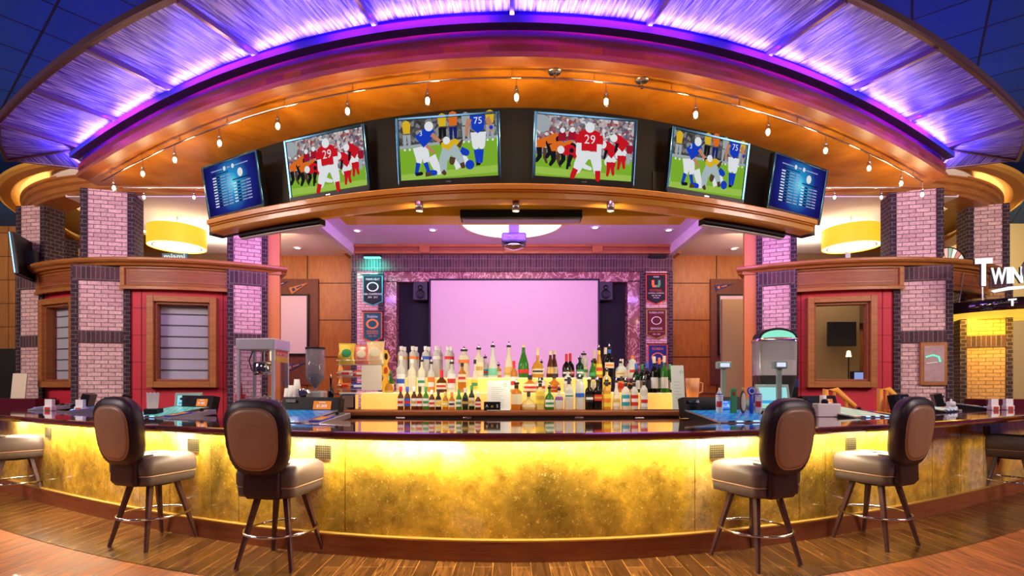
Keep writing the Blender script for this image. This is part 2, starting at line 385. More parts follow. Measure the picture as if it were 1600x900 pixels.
# screens
SCR = mat('screen_fabric', (.66, .53, .54), .8)
def proj_screen(x0, x1, z0, z1, y, label, name='projection_screen'):
    t = thing(name, label, 'projector screen', ((x0 + x1) / 2, y, z0)); f = MB(); w = (x1 - x0) / 2; h = z1 - z0
    f.bx(-w, w, -.012, .0, 0, h, SCR); f.build('screen', t)
    f = MB(); b = .045
    f.bx(-w - b, w + b, -.02, .02, h, h + b, BLACK); f.bx(-w - b, w + b, -.02, .02, -b, 0, BLACK); f.bx(-w - b, -w, -.02, .02, 0, h, BLACK); f.bx(w, w + b, -.02, .02, 0, h, BLACK); f.build('frame', t)
    return t
proj_screen(-1.93, 2.04, 1.35, 3.9, WY - .32, 'large blank pinkish projection screen behind the liquor bottles')
for sx, nm in ((-1, 'left'), (1, 'right')):
    f = MB(); x0, x1 = (-6.1, -4.72) if sx < 0 else (4.84, 6.3)
    f.bx(x0, x1, WY - .03, WY + .01, 1.42, 4.0, WOOD_D)
    tag(f.build('pennant_board'), 'dark brown pennant board on the %s wood wall of the back room' % nm, 'wall board')
    a, b = (-5.9, -4.98) if sx < 0 else (5.05, 6.2)
    proj_screen(a, b, 2.18, 3.58, WY - .06, 'small white projection screen on the %s brown pennant board' % nm)
# pennants
def pennant(px, py, w, rot, col, col2, label):
    p = P(px, WY - .045, py); t = thing('pennant', label, 'pennant', p, 0, 'pennants on the brown boards')
    h = w * .34; X = RY(-rot)
    f = MB(X); f.add([(-w / 2, 0, h / 2), (-w / 2, 0, -h / 2), (w / 2, 0, 0), (-w / 2, .012, h / 2), (-w / 2, .012, -h / 2), (w / 2, .012, 0)], [(0, 1, 2), (5, 4, 3), (0, 2, 5, 3), (1, 0, 3, 4), (2, 1, 4, 5)], col); f.build('felt', t)
    f = MB(X); f.box((-w * .32, -.006, 0), (w * .14, .006, h * .42), col2); f.box((-w * .02, -.006, 0), (w * .3, .006, h * .16), col2); f.build('emblem', t)
NAVY = mat('felt_navy', (.03, .04, .14), .9); OCH = mat('felt_orange', (.5, .2, .05), .9); MAR = mat('felt_maroon', (.16, .02, .03), .9); REDF = mat('felt_red', (.55, .05, .03), .9)
FW = mat('felt_white', (.75, .7, .65), .9)
pennant(468, 448, .5, R_(25), OCH, NAVY, 'orange pennant above the small screen on the left board')
pennant(441, 443, .3, R_(20), NAVY, FW, 'dark pennant at the top left corner of the left board')
pennant(463, 571, .52, R_(18), NAVY, OCH, 'navy pennant below the small screen on the left board')
pennant(1132, 447, .46, R_(14), NAVY, OCH, 'navy pennant with orange emblem top left of the right board')
pennant(1175, 449, .44, R_(14), NAVY, FW, 'navy pennant with white lettering top right of the right board')
pennant(1143, 566, .36, R_(30), REDF, FW, 'bright red pennant below the small screen on the right board')
pennant(1175, 574, .44, R_(24), MAR, FW, 'maroon pennant with white emblem low on the right board')
# beam over the portal
t = thing('wooden_beam', 'long wooden frieze beam above the brick portal in the back room', 'beam', (0, WY - .4, 4.53))
f = MB(); f.bx(-PX - .12, PX + .12, -.04, .42, 0, .19, WOOD_R); f.bx(-PX - .15, PX + .15, -.1, .42, .13, .19, WOOD_T); f.bx(-PX - .15, PX + .15, -.08, .42, -.02, .03, WOOD_T); f.build('frieze', t)
for x in (-2.05, -.05, 2.0):
    MB().bx(x - .12, x + .12, -.12, 0, -.01, .185, WOOD_T).build('block', t, label=None) if 0 else MB().bx(x - .12, x + .12, -.12, 0, -.01, .185, WOOD_T).build('block', t)
# banners
def banner(px0, px1, py0, py1, field, edge, lines, label, emblem=None):
    d = WY - .37; a = P(px0, d, py0); b = P(px1, d, py1); w = b.x - a.x; h = a.z - b.z; zc = h * .86
    t = thing('championship_banner', label, 'banner', ((a.x + b.x) / 2, d, b.z)); 
    def shape(k, y0, y1, mt):
        poly = [(-w / 2 + k, h - k), (-w / 2 + k, h - zc + k * .5), (0, k), (w / 2 - k, h - zc + k * .5), (w / 2 - k, h - k)]
        f = MB(UP); f.prism(poly, y0, y1, mt); return f
    shape(0, -.004, .004, edge).build('border', t); shape(.022, .003, .008, field).build('cloth', t)
    f = MB()
    for txt, fy, sz, c in lines: f.text(txt, sz, c, T(0, -.011, h * fy) @ UP, sx=.8)
    if emblem: emblem(f, h)
    f.build('lettering', t); MB().tube([(-w / 2 - .03, -.01, h + .01), (w / 2 + .03, -.01, h + .01)], .012, BLACK, 8).build('rod', t)
    return t
TW = mat('print_white', (.85, .85, .85), .7); TR = mat('print_red', (.7, .06, .03), .7); TO = mat('print_orange', (.85, .25, .05), .7); TG = mat('print_green', (.08, .4, .2), .7)
BNK = mat('banner_black', (.012, .012, .02), .8); BTE = mat('banner_teal', (.01, .11, .12), .8); BMA = mat('banner_maroon', (.11, .01, .02), .8); BNV = mat('banner_navy', (.015, .03, .18), .8); BOR = mat('banner_orange', (.8, .12, .03), .8); BGO = mat('banner_gold', (.5, .3, .05), .8)
def ring_e(r1, r2, z, c):
    return lambda f, h: f.lathe([(r1, 0), (r2, 0)], c, 24, xf=T(0, -.0115, h * z) @ UP @ Matrix.Diagonal((1, .8, 1, 1)))
banner(567, 598, 430, 478, BNK, mat('banner_cyan', (.05, .6, .55), .8), [('MIAMI HEAT', .86, .075, TW), ('NBA CHAMPIONS', .38, .068, TW), ('2006   2012', .28, .06, TW)], 'black basketball championship banner under the teal lamp, left pier', ring_e(.11, .14, .62, TW))
banner(567, 597, 487, 535, BTE, BOR, [('Dolphins', .84, .085, TW), ('SUPER BOWL', .36, .06, TO), ('CHAMPIONS', .29, .06, TO), ('1972  1973', .2, .055, TO)], 'dark teal banner with orange border below the black one, left pier', ring_e(.1, .15, .6, TO))
def u_mark(f, h):
    z = h * .68
    f.box((-.075, -.012, z + .02), (.06, .004, .13), TO); f.box((.075, -.012, z + .02), (.06, .004, .13), TG); f.box((-.04, -.012, z - .06), (.10, .004, .05), TO); f.box((.04, -.0125, z - .06), (.09, .004, .05), TG)
banner(1009, 1041, 428, 476, BNK, TR, [('MIAMI', .9, .06, TW), ('FOOTBALL', .46, .075, TR), ('NATIONAL CHAMPIONS', .37, .042, TW), ('1983 1987 1989', .29, .042, TW), ('1991 2001', .22, .042, TW)], 'black football banner with orange and green U, topmost on right pier', u_mark)
banner(1010, 1041, 483, 530, BMA, BGO, [('FLORIDA STATE', .88, .06, TW), ('SEMINOLES', .35, .07, TW), ('NATIONAL CHAMPIONS', .25, .042, BGO), ('1993  1999', .16, .05, TW)], 'maroon banner with gold border in the middle of the right pier', ring_e(.1, .12, .62, TW))
banner(1012, 1043, 538, 590, BNV, BOR, [('FLORIDA', .86, .08, TO)], 'navy banner with orange border at the foot of the right pier', ring_e(.12, .15, .6, TO))
# teal lamp above left banner, dark one at the right
for px, on in ((582, True), (1028, False)):
    p = P(px, WY - .42, 402)
    t = thing('banner_lamp', 'teal glowing strip lamp above the left pier banner' if on else 'unlit black strip lamp above the right pier banner', 'lamp', p)
    MB().bx(-.22, .22, -.05, .05, 0, .05, BLACK).build('housing', t, bevel=.015)
    MB().bx(-.19, .19, -.055, .04, -.02, .0, emis('lamp_teal', (.1, 1, .85), 4) if on else BLACK).build('diffuser', t)
    if on: area('banner_lamp_light', (p.x, p.y - .1, p.z - .05), .35, 14, (.0, 1., .75), aim=(p.x, WY - .3, 3.2), size_y=.05)
# speakers in the recess
for px, nm in ((658, 'left'), (945, 'right')):
    p = P(px, WY - .2, 469); t = thing('wall_speaker', 'black wall speaker %s of the big screen in the dark recess' % nm, 'speaker', p)
    MB().bx(-.17, .17, -.12, .12, -.02, .42, mat('speaker_black', (.02, .02, .03), .5)).build('cabinet', t, bevel=.02)
    MB().lathe([(.0, -.004), (.055, -.0), (.06, .012)], BLACK, 16, xf=T(0, -.122, .28) @ RX(PI / 2)).build('tweeter', t)
    MB().lathe([(.0, .01), (.03, .008), (.1, -.004), (.11, .008)], BLACK, 20, xf=T(0, -.126, .12) @ RX(PI / 2)).build('woofer', t)

# ================================================================== DOWNLIGHTS
DL = emis('downlight_glow', (1, .9, .7), 14)
p0 = None
for k, (px, py, zc) in enumerate([(558, 360, 4.72), (676, 359, 4.72), (930, 355, 4.72), (1045, 359, 4.72), (649, 336, 4.72), (955, 333, 4.72), (465, 387, 4.58), (1147, 388, 4.58)]):
    d = (zc - CAM_Z) * 800 / (600 - py); p = P(px, d, z=zc - .004)
    lab = ['recessed downlight in the purple ceiling, far left of the round cove', 'recessed downlight just left of the round ceiling cove', 'recessed downlight just right of the round ceiling cove', 'recessed downlight in the purple ceiling, far right of the round cove', 'recessed downlight nearest the orange beam, left of the cove', 'recessed downlight nearest the orange beam, right of the cove', 'recessed downlight in the lower ceiling over the left wood wall', 'recessed downlight in the lower ceiling over the right wood wall'][k]
    if p0 is None:
        t = p0 = thing('downlight', lab, 'ceiling light', p, 0, 'recessed downlights in the back room')
        MB().lathe([(.055, 0), (.06, -.012), (.1, -.012), (.105, 0)], WHITE, 24).build('trim', t); MB().lathe([(.001, -.004), (.056, -.004)], DL, 20).build('lens', t)
    else: dup(p0, p, 0, lab)
# ceiling speakers/sensors
s0 = None
for px, py, zc, lab in ((604, 388, 4.72, 'smoke detector above the left brick pier'), (1026, 387, 4.72, 'smoke detector above the right brick pier')):
    d = (zc - CAM_Z) * 800 / (600 - py); p = P(px - 22 if px < 800 else px, min(d, 12.2), z=zc)
    t = thing('smoke_detector', 'small white ' + lab, 'smoke detector', p); MB().lathe([(.001, -.07), (.05, -.065), (.075, -.03), (.08, 0)], WHITE, 20).build('housing', t); MB().lathe([(.001, -.08), (.025, -.075), (.03, -.06)], BLACK, 14).build('sensor', t)

# ================================================================== THE TWO ROUND TOWERS
CY = 12.25; RT = 3.85
def pol(sx, cx, ang, r, cy=CY):    # ang from -Y, positive towards the room centre
    return (sx * (cx + r * math.sin(ang)), cy - r * math.cos(ang))
CX = -6.3
def arc(sx, a0, a1, r, n=24):
    pts = [pol(1, CX, R_(a0 + (a1 - a0) * i / n), r) for i in range(n + 1)]
    if sx > 0: pts = [(-x, y) for x, y in reversed(pts)]
    return pts
def column(sx, ang, w, z0, z1, soldier_zs, top_soldier, label, field=BRK, dep=.32, r=RT + .03, cx=None, xy=None, faceang=None):
    """free-standing brick pier, front face tangent to the tower"""
    if xy is None: x, y = pol(1, CX, R_(ang), r - dep / 2)
    else: x, y = xy
    x = x * (-1 if sx > 0 else 1); a = R_(faceang if faceang is not None else ang) * (-1 if sx > 0 else 1)
    t = thing('brick_column', label, 'brick column', (x, y, z0), a); h = z1 - z0; e = .095 * min(1, w / .6)
    f = MB(); f.bx(-w / 2 + .01, w / 2 - .01, -dep / 2, dep / 2, 0, h, field); f.build('brick_face', t)
    for s2 in (-1, 1):
        x0, x1 = sorted((s2 * w / 2, s2 * (w / 2 - e))); MB().bx(x0, x1, -dep / 2 - .02, dep / 2 + .01, 0, h, BRK_D).build('dark_brick_edge', t)
    for sz in soldier_zs: MB().bx(-w / 2 + e, w / 2 - e, -dep / 2 - .02, -dep / 2 + .05, sz, sz + .2, BRK_S).build('soldier_band', t)
    if top_soldier: MB().bx(-w / 2 + e * .3, w / 2 - e * .3, -dep / 2 - .024, -dep / 2 + .05, h - .24, h, BRK_S).build('soldier_band', t)
    return t
def red_wall(sx, a0, a1, name, op=None, z1=3.05):
    """curved red wall; op = (angle, half width in degrees, z0, z1) of the window opening"""
    f = MB(); G = mat('red_groove', (.20, .012, .02), .7)
    def seg(b0, b1, q0, q1):
        f.sweep(arc(sx, b0, b1, RT - .12, 8), [(0, q0), (0, q1), (-.15, q1), (-.15, q0)], RED)
        for z in [.9, 1.35, 1.8, 2.25, 2.7]:
            if q0 <= z < q1: f.sweep(arc(sx, b0, b1, RT - .12, 8), [(.003, z), (.003, z + .008), (-.01, z + .008), (-.01, z)], G)
    def vline(q, q0, q1):
        pp = pol(1, CX, R_(q), RT - .118); X = (pp[0] if sx < 0 else -pp[0]); f.box((X, pp[1], (q0 + q1) / 2), (.009, .009, q1 - q0), G)
    if op:
        c, hw, z0, zz = op
        seg(a0, c - hw, 0, z1); seg(c + hw, a1, 0, z1); seg(c - hw, c + hw, 0, z0); seg(c - hw, c + hw, zz, z1)
        for q in (a0 + 2.2, (a0 + 2.2 + c - hw) / 2, (a1 - 2.2 + c + hw) / 2, a1 - 2.2): vline(q, 0, z1)
    else: seg(a0, a1, 0, z1)
    return struct(f.build(name))
def band(sx, a0, a1, label):
    t = thing('wood_panel_band', label, 'wood panelling')
    MB().sweep(arc(sx, a0, a1, RT - .03, 12), [(0, 3.03), (0, 3.40), (-.2, 3.40), (-.2, 3.03)], WOOD_R).build('field_panel', t)
    f = MB(); A = arc(sx, a0, a1, RT - .03, 12); f.sweep(A, [(0, 3.0), (.05, 3.0), (.05, 3.045), (.025, 3.07), (0, 3.07)], WOOD_T); f.sweep(A, [(0, 3.34), (.03, 3.35), (.03, 3.4), (0, 3.4)], WOOD_T)
    for q0, q1 in ((a0, a0 + 1), (a1 - 1, a1)): f.sweep(arc(sx, q0, q1, RT - .03, 3), [(0, 3.05), (.03, 3.05), (.03, 3.38), (0, 3.38)], WOOD_T)
    f.build('frame_molding', t)
    f = MB(); A = arc(sx, a0 + 2.2, a1 - 2.2, RT - .03, 12)
    for z in (3.12, 3.30): f.sweep(A, [(0, z), (.012, z), (.012, z + .014), (0, z + .014)], WOOD_T)
    f.build('bead', t); return t
def cap_rail(sx, a0, a1, label):
    t = thing('cap_rail', label, 'wood rail'); A = arc(sx, a0, a1, RT + .03, 40)
    MB().sweep(A, [(-.5, 3.38), (.03, 3.38), (.05, 3.41), (.10, 3.43), (.12, 3.455), (.12, 3.485), (.10, 3.5), (-.5, 3.5)], WOOD_T).build('molding', t); return t

def window(sx, ang, w, z0, z1, n, blind):
    x, y = pol(1, CX, R_(ang), RT - .1); x = x if sx < 0 else -x; a = R_(ang) * (1 if sx < 0 else -1)
    t = bpy.data.objects.new('window_%d' % n, None); COL.objects.link(t); t.location = (x, y, z0); t.rotation_euler = (0, 0, a); t['kind'] = 'structure'
    h = z1 - z0; b = .1; f = MB()
    for (x0, x1, q0, q1) in ((-w / 2, -w / 2 + b, 0, h), (w / 2 - b, w / 2, 0, h), (-w / 2 + b, w / 2 - b, 0, b), (-w / 2 + b, w / 2 - b, h - b, h)):
        f.bx(x0, x1, -.1, .06, q0, q1, WOOD_T)
        c = .35
    for (x0, x1, q0, q1) in ((-w / 2 + b, -w / 2 + b + .04, b, h - b), (w / 2 - b - .04, w / 2 - b, b, h - b), (-w / 2 + b, w / 2 - b, b, b + .04), (-w / 2 + b, w / 2 - b, h - b - .04, h - b)):
        f.bx(x0, x1, -.05, .09, q0, q1, WOOD_R)
    f.build('window_frame', t, bevel=.008)
    MB().bx(-w / 2 + b, w / 2 - b, .045, .055, b, h - b, mat('window_glass', (.02, .02, .02), .03, alpha=.14, spec=.7)).build('window_pane', t)
    if blind:
        f = MB(); n_ = 7; hh = (h - 2 * b) / n_
        BL = mat('blind_fabric', (.82, .84, .90), .8)
        for k in range(n_):
            zz = b + k * hh; f.bx(-w / 2 + b, w / 2 - b, .12, .135, zz, zz + hh, BL); f.bx(-w / 2 + b, w / 2 - b, .105, .12, zz, zz + .018, mat('blind_hem', (.16, .15, .16), .8))
        f.build('roman_blind', t)
    return t

SIDE = {-1: 'left', 1: 'right'}
for sx in (-1, 1):
    nm = SIDE[sx]
    # lower columns and upper columns
    column(sx, -7.4, .84, 0, 3.38, (2.12,), True, faceang=13, label= 'lower brick column with dark edges between the windows, %s tower' % nm if sx < 0 else 'lower brick column carrying a small framed sign, right tower')
    column(sx, 27.0, .62, 0, 3.38, (2.10,), True, 'lower brick column at the inner end of the %s tower' % nm)
    column(sx, -5.6, .76, 3.5, 4.62, (), False, faceang=14, label= 'upper brick column above the rail, middle of the %s tower' % nm)
    column(sx, 27.0, .62, 3.5, 4.62, (), False, 'upper brick column above the rail at the inner end of the %s tower' % nm)
    if sx < 0:
        column(sx, -38, .62, 0, 3.38, (2.10,), True, faceang=-12, label= 'lower brick column at the outer end of the left tower')
        column(sx, -37, .62, 3.5, 4.62, (), False, faceang=-10, label='upper brick column behind the wall television, left tower', field=BRK)
    else:
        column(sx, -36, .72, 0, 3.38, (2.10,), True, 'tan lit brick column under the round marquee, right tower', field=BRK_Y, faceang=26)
        column(sx, -36, .62, 3.5, 4.62, (), False, 'upper brick column behind the white sign letters, right tower', faceang=16)
    # wooden pilaster at the inner end
    x, y = pol(1, CX, R_(33.4), RT - .1); x = x if sx < 0 else -x
    t = thing('wood_pilaster', 'orange wooden pilaster beside the inner brick column, %s tower' % nm, 'pilaster', (x, y, 0), R_(20) * (1 if sx < 0 else -1))
    MB().bx(-.10, .10, -.14, .14, 0, 4.9, mat('wood_orange_flat', (.60, .22, .04), .4)).build('shaft', t); MB().bx(-.13, .13, -.17, .17, 3.36, 3.5, WOOD_T).build('capital', t)
    red_wall(sx, -3.5, 25.5, 'wall_%s_tower' % nm, (12.3, 6.9, 1.45, 2.83))
    band(sx, -2.0, 24.3, 'cherry wood panel band above the main window, %s tower' % nm)
    if sx < 0:
        red_wall(sx, -33.5, -12, 'wall_left_tower_outer', (-22.5, 6.6, 1.45, 2.83)); window(sx, -22.5, 1.0, 1.38, 2.9, 2, True)
        band(sx, -33, -12.9, 'wood panel band above the narrow outer window, left tower')
    else:
        band(sx, -33, -12.9, 'wood panel band with suspension wires above the black marquee')
    window(sx, 12.3, 1.04, 1.38, 2.9, 1 if sx < 0 else 3, sx < 0)
    cap_rail(sx, -62, 36, 'curved wooden cap rail running round the %s tower' % nm)
    # upper ring: cornice, cove, gold disc
    t = thing('tower_cornice', 'curved brown cornice with glowing cove on top of the %s tower' % nm, 'cornice')
    A = arc(sx, -95, 33, RT, 60)
    MB().sweep(A, [(-.45, 4.60), (-.02, 4.60), (.0, 4.64), (.03, 4.66), (.03, 4.74), (.07, 4.77), (.07, 4.84), (.10, 4.86), (.10, 4.90), (-.1, 4.90), (-.45, 4.66)], WOOD_T).build('molding', t)
    GOLD = mat('gold_paint', (.66, .34, .05), .6)
    MB().sweep(A, [(.10, 5.02), (.42, 5.02), (.42, 4.96), (.36, 4.93), (.22, 4.93)], GOLD).build('gold_ring', t)
    MB().sweep(A, [(-.2, 5.03), (.11, 5.03), (.11, 5.035), (-.2, 5.035)], mat('cove_cream', (.9, .7, .4), .7)).build('cove_back', t)
    MB().sweep(A, [(.0, 4.905), (.03, 4.905), (.03, 4.915), (.0, 4.915)], emis('cove_strip', (1, .72, .3), 14)).build('cove_strip_light', t)
    # olive soffit plate with a round opening and the bright dome
    OL = mat('soffit_olive', (.42, .30, .07), .7); n_ = 64; c2x, c2y, r2 = sx * 6.3, 10.6, 2.2
    outer = []; inner = []
    for i in range(n_):
        q = 2 * PI * i / n_; inner.append((c2x + r2 * math.cos(q), c2y + r2 * math.sin(q), 4.80))
        # outer: ray from inner centre to circle of radius RT-.35 about the tower centre, cut at the back wall
        dx, dy = math.cos(q), math.sin(q); lo, hi = r2 + .05, 9.
        ok = lambda L: math.hypot(c2x + dx * L - sx * 6.3, c2y + dy * L - CY) < RT - .3 and c2y + dy * L < 12.9
        for _ in range(30):
            md = (lo + hi) / 2
            if ok(md): lo = md
            else: hi = md
        outer.append((c2x + dx * lo, c2y + dy * lo, 4.80))
    f = MB(); f.add(inner + outer, [(i, (i + 1) % n_, n_ + (i + 1) % n_, n_ + i) for i in range(n_)], OL); struct(f.build('ceiling_tower'))
    DOM = mat('dome_cream', (.90, .80, .58), .8)
    f = MB(T(c2x, c2y, 0)); f.lathe([(2.2, 4.80), (2.2, 4.86), (2.45, 4.88), (2.45, 5.12), (1.75, 5.13), (1.75, 5.05), (1.70, 5.05), (1.70, 5.16), (.001, 5.17)], DOM, 64); struct(f.build('ceiling_dome'))
    f = MB(T(c2x, c2y, 0)); f.lathe([(2.28, 4.90), (2.34, 4.90), (2.34, 4.92), (2.28, 4.92), (2.28, 4.90)], emis('dome_strip', (1, .85, .55), 9), 64)
    tag(f.build('cove_strip_light'), 'glowing ring strip inside the %s tower ceiling dome' % nm, 'strip light')
    area('dome_light', (c2x, c2y, 4.25), 1.0, 60, (1, .86, .62), aim=(c2x, c2y, 5.2))
    # inner wall behind the opening
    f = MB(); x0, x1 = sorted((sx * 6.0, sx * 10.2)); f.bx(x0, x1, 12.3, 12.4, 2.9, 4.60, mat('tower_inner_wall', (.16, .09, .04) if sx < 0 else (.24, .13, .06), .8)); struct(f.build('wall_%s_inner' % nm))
# interior small column on the left, partition on the right
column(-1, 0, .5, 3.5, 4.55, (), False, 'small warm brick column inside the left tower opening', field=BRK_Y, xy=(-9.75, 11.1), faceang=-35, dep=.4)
# drum pendants
def drum(sx):
    p = P(277 if sx < 0 else 1330, 9.6, z=3.75 if sx < 0 else 3.75)
    t = thing('drum_pendant', 'large yellow drum pendant lamp glowing above the %s tower rail' % SIDE[sx], 'pendant lamp', (p.x, p.y, 4.0))
    SH = mat('drum_shade', (.9, .55, .05), .6, emit=(1, .55, .02), es=.95)
    MB().lathe([(.48, 0), (.48, .35), (.475, .35), (.475, 0), (.48, 0)], SH, 48).build('shade', t)
    MB().lathe([(.001, .012), (.47, .012)], emis('drum_diffuser', (1, .95, .75), 1.6), 48).build('diffuser', t)
    MB().lathe([(.38, .004), (.39, .0), (.40, .004)], mat('diffuser_ring', (.5, .45, .3), .5), 48).build('diffuser_ring', t)
    MB().tube([(0, 0, .1), (0, 0, 1.15)], .006, BLACK, 6).build('cord', t); MB().lathe([(.001, 1.14), (.06, 1.14), (.06, 1.17)], BLACK, 16).build('ceiling_rose', t)
    point('drum_light', (p.x, p.y, 3.9), 30, (1, .8, .45), .3)
drum(-1); drum(1)
# ================================================================== BAR COUNTER
def stone():
    m = mat('onyx_stone', (.7, .5, .15), .12, coat=.6); nt = m.node_tree; b = nt.nodes['Principled BSDF']
    tc = _n(nt, 'ShaderNodeTexCoord')
    n1 = _n(nt, 'ShaderNodeTexNoise'); n1.inputs['Scale'].default_value = .9; n1.inputs['Detail'].default_value = 3; n1.inputs['Distortion'].default_value = .5
    n2 = _n(nt, 'ShaderNodeTexNoise'); n2.inputs['Scale'].default_value = 9; n2.inputs['Detail'].default_value = 8; n2.inputs['Roughness'].default_value = .7; n2.inputs['Distortion'].default_value = .25
    v = _n(nt, 'ShaderNodeTexVoronoi'); v.inputs['Scale'].default_value = 16; v.inputs['Randomness'].default_value = 1
    for n in (n1, n2): nt.links.new(tc.outputs['Object'], n.inputs['Vector'])
    nt.links.new(n2.outputs['Color'], v.inputs['Vector'])
    r1 = ramp(nt, [(.32, (.17, .11, .015)), (.44, (.46, .29, .035)), (.54, (.80, .50, .045)), (.62, (.74, .50, .14)), (.72, (.66, .50, .36))]); nt.links.new(n1.outputs['Fac'], r1.inputs[0])
    r2 = ramp(nt, [(.32, (.42, .38, .3)), (.46, (.85, .82, .7)), (.58, (1.1, 1.08, 1.0)), (.66, (1.5, 1.45, 1.3))]); nt.links.new(n2.outputs['Fac'], r2.inputs[0])
    mx = _n(nt, 'ShaderNodeMix', data_type='RGBA', blend_type='MULTIPLY'); mx.inputs[0].default_value = .8
    nt.links.new(r1.outputs[0], mx.inputs[6]); nt.links.new(r2.outputs[0], mx.inputs[7])
    n3 = _n(nt, 'ShaderNodeTexNoise'); n3.inputs['Scale'].default_value = 42; n3.inputs['Detail'].default_value = 2; n3.inputs['Distortion'].default_value = 1.5; nt.links.new(tc.outputs['Object'], n3.inputs['Vector'])
    r4 = ramp(nt, [(.63, (0, 0, 0)), (.71, (.6, .46, .14))])
    nt.links.new(n3.outputs['Fac'], r4.inputs[0])
    r3 = ramp(nt, [(.0, (.7, .55, .15)), (.13, (0, 0, 0))]); nt.links.new(v.outputs['Distance'], r3.inputs[0])
    m2 = _n(nt, 'ShaderNodeMix', data_type='RGBA', blend_type='ADD'); m2.inputs[0].default_value = .8
    nt.links.new(mx.outputs[2], m2.inputs[6]); nt.links.new(r4.outputs[0], m2.inputs[7]); nt.links.new(m2.outputs[2], b.inputs['Base Color'])
    return m
STONE = stone()
t_bar = thing('bar_counter', 'long curved bar with glowing yellow stone front and glossy dark mahogany top', 'bar counter')
f = MB(); f.sweep(BAR, [(-.12, 0), (.0, 0), (.0, .165), (-.12, .165)], WOOD_R, smooth=False); f.build('plinth', t_bar)
f = MB(); f.sweep(BAR, [(-.12, .165), (.008, .165), (.008, .178), (-.012, .185), (-.12, .185)], mat('gold_trim', (.85, .50, .10), .25, .6)); f.build('gold_trim', t_bar)
seams_px = [-740, -700, -640, -585, -538, -473, -430, -263, 288, 374, 452, 493, 557, 610, 660, 705, 740]
seamx = []
for s_ in seams_px:   # where the joint's line of sight meets the curved front
    lo, hi = (0, 9.) if s_ > 0 else (-9., 0)
    for _ in range(40):
        md = (lo + hi) / 2; v_ = md * 800 / BARF(md) - s_
        if v_ > 0: hi = md
        else: lo = md
    seamx.append(md)
edges = [-7.7] + [x for x in seamx if abs(x) < 7.4] + [7.7]
for a, b in zip(edges, edges[1:]):
    A = cut(a + .004, b - .004, max(3, int((b - a) * 6)))
    f = MB(); f.sweep(A, [(-.10, .185), (-.02, .185), (-.02, .985), (-.10, .985)], STONE); f.build('stone_panel', t_bar)
f = MB(); f.sweep(offs(BAR, -.10), [(-.10, 0), (0, 0), (0, 1.0), (-.10, 1.0)], BLACKM); f.build('core_wall', t_bar)
f = MB(); f.sweep(BAR, [(-1.02, 1.0), (.24, 1.0), (.27, 1.004), (.295, 1.02), (.30, 1.035), (.30, 1.05), (.29, 1.062), (.27, 1.069), (-1.00, 1.069), (-1.02, 1.06)], MAHOG); f.build('countertop', t_bar)
f = MB(); f.sweep(BAR, [(-1.10, .55), (-1.02, .55), (-1.02, 1.0), (-1.10, 1.0)], STEEL); f.build('inner_apron', t_bar)
lit = cut(-6.6, 3.95, 50)
f = MB(); f.sweep(lit, [(.06, .985), (.10, .985), (.10, .999), (.06, .999)], emis('bar_led', (1, .85, .35), 9)); f.build('light_strip', t_bar)
nseg = 13
for i in range(nseg):
    x = -6.45 + (3.9 + 6.45) * (i + .5) / nseg; p = bar_at(x, .045); q = bar_at(x, .0)
    l = area('bar_led_light', (p[0], p[1], .984), .8, 15, (1, .84, .62), aim=(q[0], q[1], .75), size_y=.04)
    l.rotation_euler = (Matrix.Rotation(bar_ang(x), 3, 'Z') @ Matrix.Rotation(R_(6), 3, 'X')).to_euler()
GRC = mat('grille_bronze', (.20, .16, .08), .4, .6)
def grille(x, label, first=[None]):
    p = bar_at(x, -.018)
    if first[0] is None:
        t = first[0] = thing('vent_grille', label, 'vent', (p[0], p[1], .80), bar_ang(x), 'vent grilles in the stone front')
        f = MB(); f.bx(-.075, .075, -.004, .0, 0, .12, mat('grille_back', (.02, .02, .01), .7)); f.build('backing', t)
        f = MB()
        for k in range(9): f.bx(-.075 + k * .0178, -.0715 + k * .0178, -.010, -.003, 0, .12, GRC)
        for k in range(7): f.bx(-.075, .0745, -.010, -.003, k * .019, k * .019 + .0035, GRC)
        f.build('grid', t)
    else: dup(first[0], (p[0], p[1], .80), bar_ang(x), label)
for px, lab in ((-727, 'small vent grille at the far left end of the lit stone front'), (-500, 'vent grille just right of the leftmost full stool seat'), (-297, 'vent grille just right of the stool in front of the popcorn machine'), (322, 'vent grille left of the stool near the beer taps'), (532, 'vent grille behind the seat of the rightmost full stool'), (745, 'dark vent grille beside the cropped stool at the right edge')):
    lo, hi = -9., 9.
    for _ in range(40):
        md = (lo + hi) / 2
        if md * 800 / BARF(md) > px: hi = md
        else: lo = md
    grille(md, lab)

# ================================================================== SOFFIT, FASCIA, GLASS CANOPY
t = thing('bar_soffit', 'glossy orange wood soffit curving over the bar with maroon and magenta fascia', 'soffit', (0, 0, 0))
f = MB(); f.prism([(x, y) for x, y in CAN] + [(5.35, 6.62), (-5.35, 6.62)][0:2], 4.0, 4.1, WOOD_S); f.build('underside', t)
FASC = wood('wood_fascia', (.20, .014, .028), (.30, .025, .045), (1, 6, 1), .45)
f = MB(); f.sweep(CAN, [(-.10, 3.985), (.02, 3.985), (.02, 4.03), (-.10, 4.03)], WOOD_R); f.build('lower_trim', t)
f = MB(); f.sweep(CAN, [(-.06, 4.02), (.0, 4.02), (.0, 4.155), (-.06, 4.155)], FASC); f.build('fascia_board', t)
f = MB(); f.sweep(CAN, [(-.10, 4.15), (-.015, 4.15), (-.05, 4.26), (-.10, 4.26)], FASC); f.build('upper_fascia', t)
f = MB(); f.sweep(CAN, [(-.16, 4.26), (-.03, 4.26), (.0, 4.265), (.0, 4.275), (-.05, 4.28), (-.12, 4.31), (-.12, 4.36), (-.16, 4.36)], mat('blue_channel', (.10, .10, .75), .35, emit=(.05, .04, 1), es=.25)); f.build('light_channel', t)
